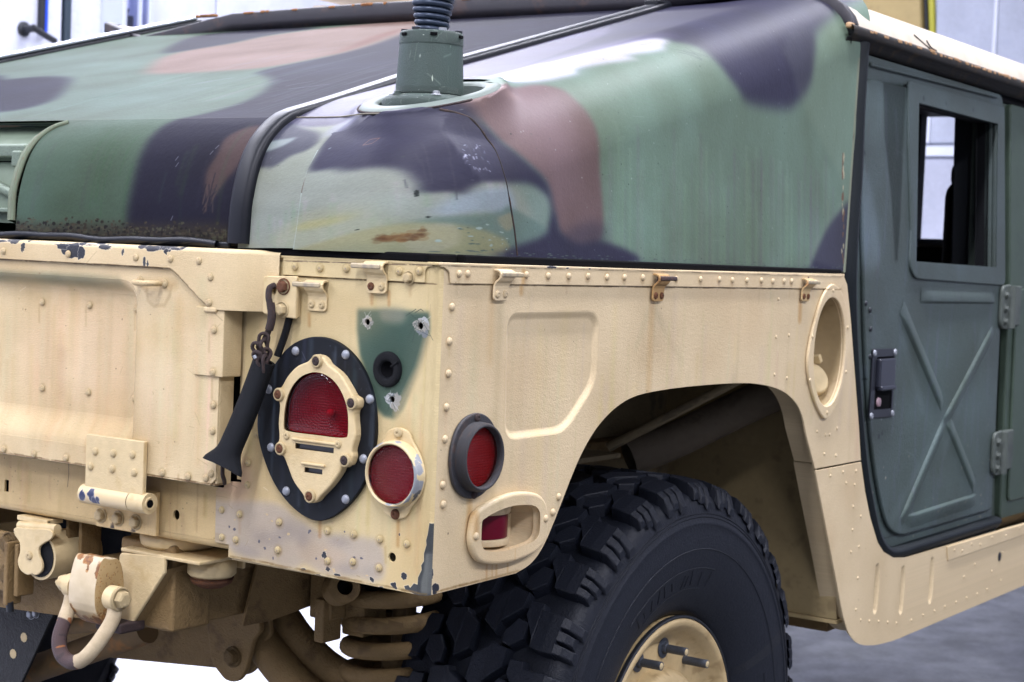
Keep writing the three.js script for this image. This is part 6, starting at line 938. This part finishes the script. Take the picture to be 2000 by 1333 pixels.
  for (const y of [1.216, .868]) { const h = part('door_hinge', [boxUV(sideAt(plate(zy([[-2.198, y + .05, .02], [-2.262, y + .054, .01], [-2.262, y - .054, .01], [-2.20, y - .05, .025]]), .009, { bevel: .003, seg: 2 }), 1.077)), boxUV(rod([1.078, y - .05, -2.257], [1.078, y + .05, -2.257], .012, 16)), boxUV(rbox(1.06, 1.074, y - .045, y + .05, -2.345, -2.262, .003))], hm, door); fix('bolt', HEX, hm, h, [[1.077, y + .028, -2.222, .9], [1.077, y - .004, -2.222, .9], [1.077, y - .034, -2.222, .9]], TO_SIDE); }
  // rubber frame round the door
  const sp = spline([[-1.372, 1.735], [-1.352, 1.60], [-1.342, 1.48], [-1.325, 1.37], [-1.318, 1.285], [-1.326, 1.215], [-1.362, 1.075], [-1.415, .92], [-1.452, .842], [-1.522, .738], [-1.575, .705], [-1.63, .6935], [-1.75, .6925], [-2.27, .6925]], 120, false);
  const rows = sp.map((p, i) => { const a = sp[Math.max(0, i - 1)], b = sp[Math.min(sp.length - 1, i + 1)]; const dx = b[0] - a[0], dy = b[1] - a[1], l = Math.hypot(dx, dy), nx = dy / l, ny = -dx / l, x0 = 1.078 - .05 * Math.max(0, p[1] - 1.285), w = p[1] > 1.285 ? .022 : lerp(.018, .021, clamp((p[1] - .9) / .3)); return [[-1.25, -.03], [-1, .0015], [-.5, .0035], [.2, -.004], [.7, -.012], [1.2, -.03]].map(([k, d]) => [x0 + d, p[1] - ny * w * k, p[0] - nx * w * k]); });
  part('door_frame_seal', skin(rows), M.seal, truck);
  part('post_trim', boxUV(rbox(1.05, 1.0735, 1.283, 1.70, -1.298, -1.288, .002).applyMatrix4(new THREE.Matrix4().set(1, -.05, 0, .05 * 1.285, 0, 1, 0, 0, 0, -.155, 1, .155 * 1.285, 0, 0, 0, 1))), std({ map: tintTile('#6d725f', '#463b30'), roughness: .6 }), hardTop);
  // front door edge
  const gd = std({ map: tintTile('#384639', '#2c3830'), roughness: .55 });
  const fd = part('front_door', [boxUV(tumble(sideAt(plate(zy([[-2.285, 1.70, .02], [-2.29, 1.28], [-2.315, .70, .02], [-3.1, .69, .02], [-3.1, 1.70, .03]]), .02, { holes: [tracePath(zy([[-2.45, 1.64], [-3.0, 1.62], [-3.0, 1.31], [-2.45, 1.31]]), 0, new THREE.Path())], bevel: .004, seg: 2 }), 1.062))), boxUV(tumble(sideAt(plate(zy([[-2.325, 1.26, .02], [-2.35, .74, .02], [-3.05, .73, .02], [-3.05, 1.26, .02]]), .008, { bevel: .003 }), 1.069)))], gd, truck);
  part('centre_post', [boxUV(tumble(rbox(1.0, 1.048, .64, 1.74, -2.33, -2.20, .004)))], std({ map: tintTile('#3c463f', '#2a302d'), roughness: .7 }), truck);
}
// ───────── cab roof with its drip rail ─────────
{
  const roofPaint = std({ map: tintTile('#bcb09f', '#aa9e8c'), roughness: .45 });
  const half = [[0, 1.872], [.4, 1.868], [.7, 1.858], [.85, 1.850], [.92, 1.8425], [.965, 1.830], [1.0, 1.814], [1.025, 1.797], [1.042, 1.777], [1.050, 1.758]];
  const sect = [...half.slice(1).reverse().map(([x, y]) => [-x, y]), ...half];
  const rows = []; const zs = [0, .03, .08, .16, .3, .6, 1, 1.5, 2, 2.1];
  for (const dz of zs) rows.push(sect.map(([x, y]) => { const ax = Math.abs(x), zr0 = -1.135 - .19 * sstep(.80, 1.03, ax), drop = (.052 + .05 * sstep(.57, .72, -x)) * (1 - sstep(0, .5, dz)) * (1 - sstep(.6, 1.0, ax)); return [x, y - drop, lerp(zr0, -3.25, dz / 2.1)]; }));
  const roof = part('cab_roof', skin(rows, { flip: true, uv: (p) => [p[0], -p[2]] }), roofPaint, truck, 'cream roof with rusty drip rail and dark chipped rear lip');
  // rear lip: dark trim that follows the rear edge of the roof
  const lipMat = std({ map: tintTile('#221f25', '#412d25'), roughness: .6 });
  const edge = rows[0], lr = []; for (const p of edge) { const s = Math.abs(p[0]) > .9 ? 1 : 1; lr.push([[p[0], p[1] + .003, p[2] - .03], [p[0] * 1.003, p[1] + .0045, p[2] + .001], [p[0] * 1.004, p[1] + .001, p[2] + .006], [p[0] * 1.003, p[1] - .02, p[2] + .006], [p[0], p[1] - .039, p[2] + .004], [p[0], p[1] - .040, p[2] - .04]]); }
  part('rear_lip', boxUV(skin(lr)), lipMat, roof); 
  const r = RNG(91), chips = []; 
  const orange = std({ map: tintTile('#8f6238', '#6b3d22'), roughness: .8 });
  for (let i = 0; i < 22; i++) { const x = -.52 + r() * r() * 1.35; const ed = 1.872 - .052 - .006 * Math.abs(x); chips.push(boxUV(rbox(x, x + .005 + r() * .025, ed - .002, ed + .003 + r() * .0015, -1.14, -1.1275, .002))); }
  part('rust_flake', chips, orange, roof);
  part('bare_corner', boxUV(move(new RoundedBoxGeometry(.012, .011, .022, 2, .004), 1.052, 1.7555, -1.309)), std({ color: 0xb08e68, roughness: .6 }), roof);
  // drip rail
  const dr = part('drip_rail', [boxUV(skin([[1.048, 1.757], [1.060, 1.757], [1.064, 1.752], [1.064, 1.742], [1.060, 1.737], [1.050, 1.733], [1.046, 1.722], [1.02, 1.718]].map(([x, y]) => [[x, y, -1.30], [x, y, -2.2], [x, y, -3.25]])))], std({ map: tintTile('#1f1b18', '#43331f'), roughness: .8 }), roof);
  const fl = []; for (let i = 0; i < 60; i++) { const z = -1.36 - r() * 1.5; fl.push(boxUV(move(new RoundedBoxGeometry(.004, .004 + r() * .003, .008 + r() * .022, 1, .0015), 1.0628, 1.7505 + r() * .004, z))); }
  part('rust_flake', fl, std({ map: tintTile('#a8835c', '#6b3d22'), roughness: .8 }), dr);
  part('scrape', [tube([[1.0405, 1.783, -1.66], [1.0455, 1.770, -1.705], [1.0495, 1.761, -1.735]], .0014, { seg: 10, rad: 5 }), tube([[1.0425, 1.780, -1.725], [1.0475, 1.768, -1.735], [1.0485, 1.763, -1.77]], .0014, { seg: 10, rad: 5 })], M.dark, roof);
  part('rail_top', [boxUV(tumble(rbox(.99, 1.05, 1.70, 1.745, -3.2, -1.40, .003)))], M.gap, roof);
  part('hatch_lid', [boxUV(move(rbox(-.3, .3, -.012, .012, -.25, .25, .006).rotateZ(-.09), -.43, 1.948, -1.95)), boxUV(rbox(-.68, -.64, 1.86, 1.935, -1.76, -1.72, .003))], roofPaint, roof);
}
// ───────── inside the cab ─────────
{
  const dk = M.black;
  const cab = part('cab_interior', [rbox(-1.0, 1.0, 1.755, 1.79, -3.2, -1.5, .01), rbox(-1.04, .498, 1.28, 1.79, -3.16, -3.10, .01), rbox(.498, 1.04, 1.755, 1.85, -3.16, -3.10, .01), rbox(.40, 1.04, .6, 1.372, -3.20, -3.08, .01), rbox(.84, 1.04, 1.2, 1.79, -2.62, -2.58, .01), rbox(-1.04, -1.0, .6, 1.79, -3.16, -1.4, .004), rbox(-1.0, 1.0, .64, 1.70, -1.52, -1.46, .004)], dk, truck);
  part('dash_rail', rod([.3, 1.376, -3.06], [1.0, 1.376, -3.06], .012), std({ color: 0x3c4048, roughness: .5 }), cab);
  part('front_seat', [rbox(.815, 1.02, .9, 1.53, -2.55, -2.45, .05), rbox(.825, 1.0, 1.50, 1.58, -2.55, -2.47, .03)], std({ color: 0x0c0d12, roughness: .8 }), cab);
  part('post_inner', [boxUV(tumble(rbox(.94, .99, 1.0, 1.745, -2.35, -2.24, .006)))], std({ color: 0x20242a, roughness: .7 }), cab);
}
renderer.render(scene, camera);
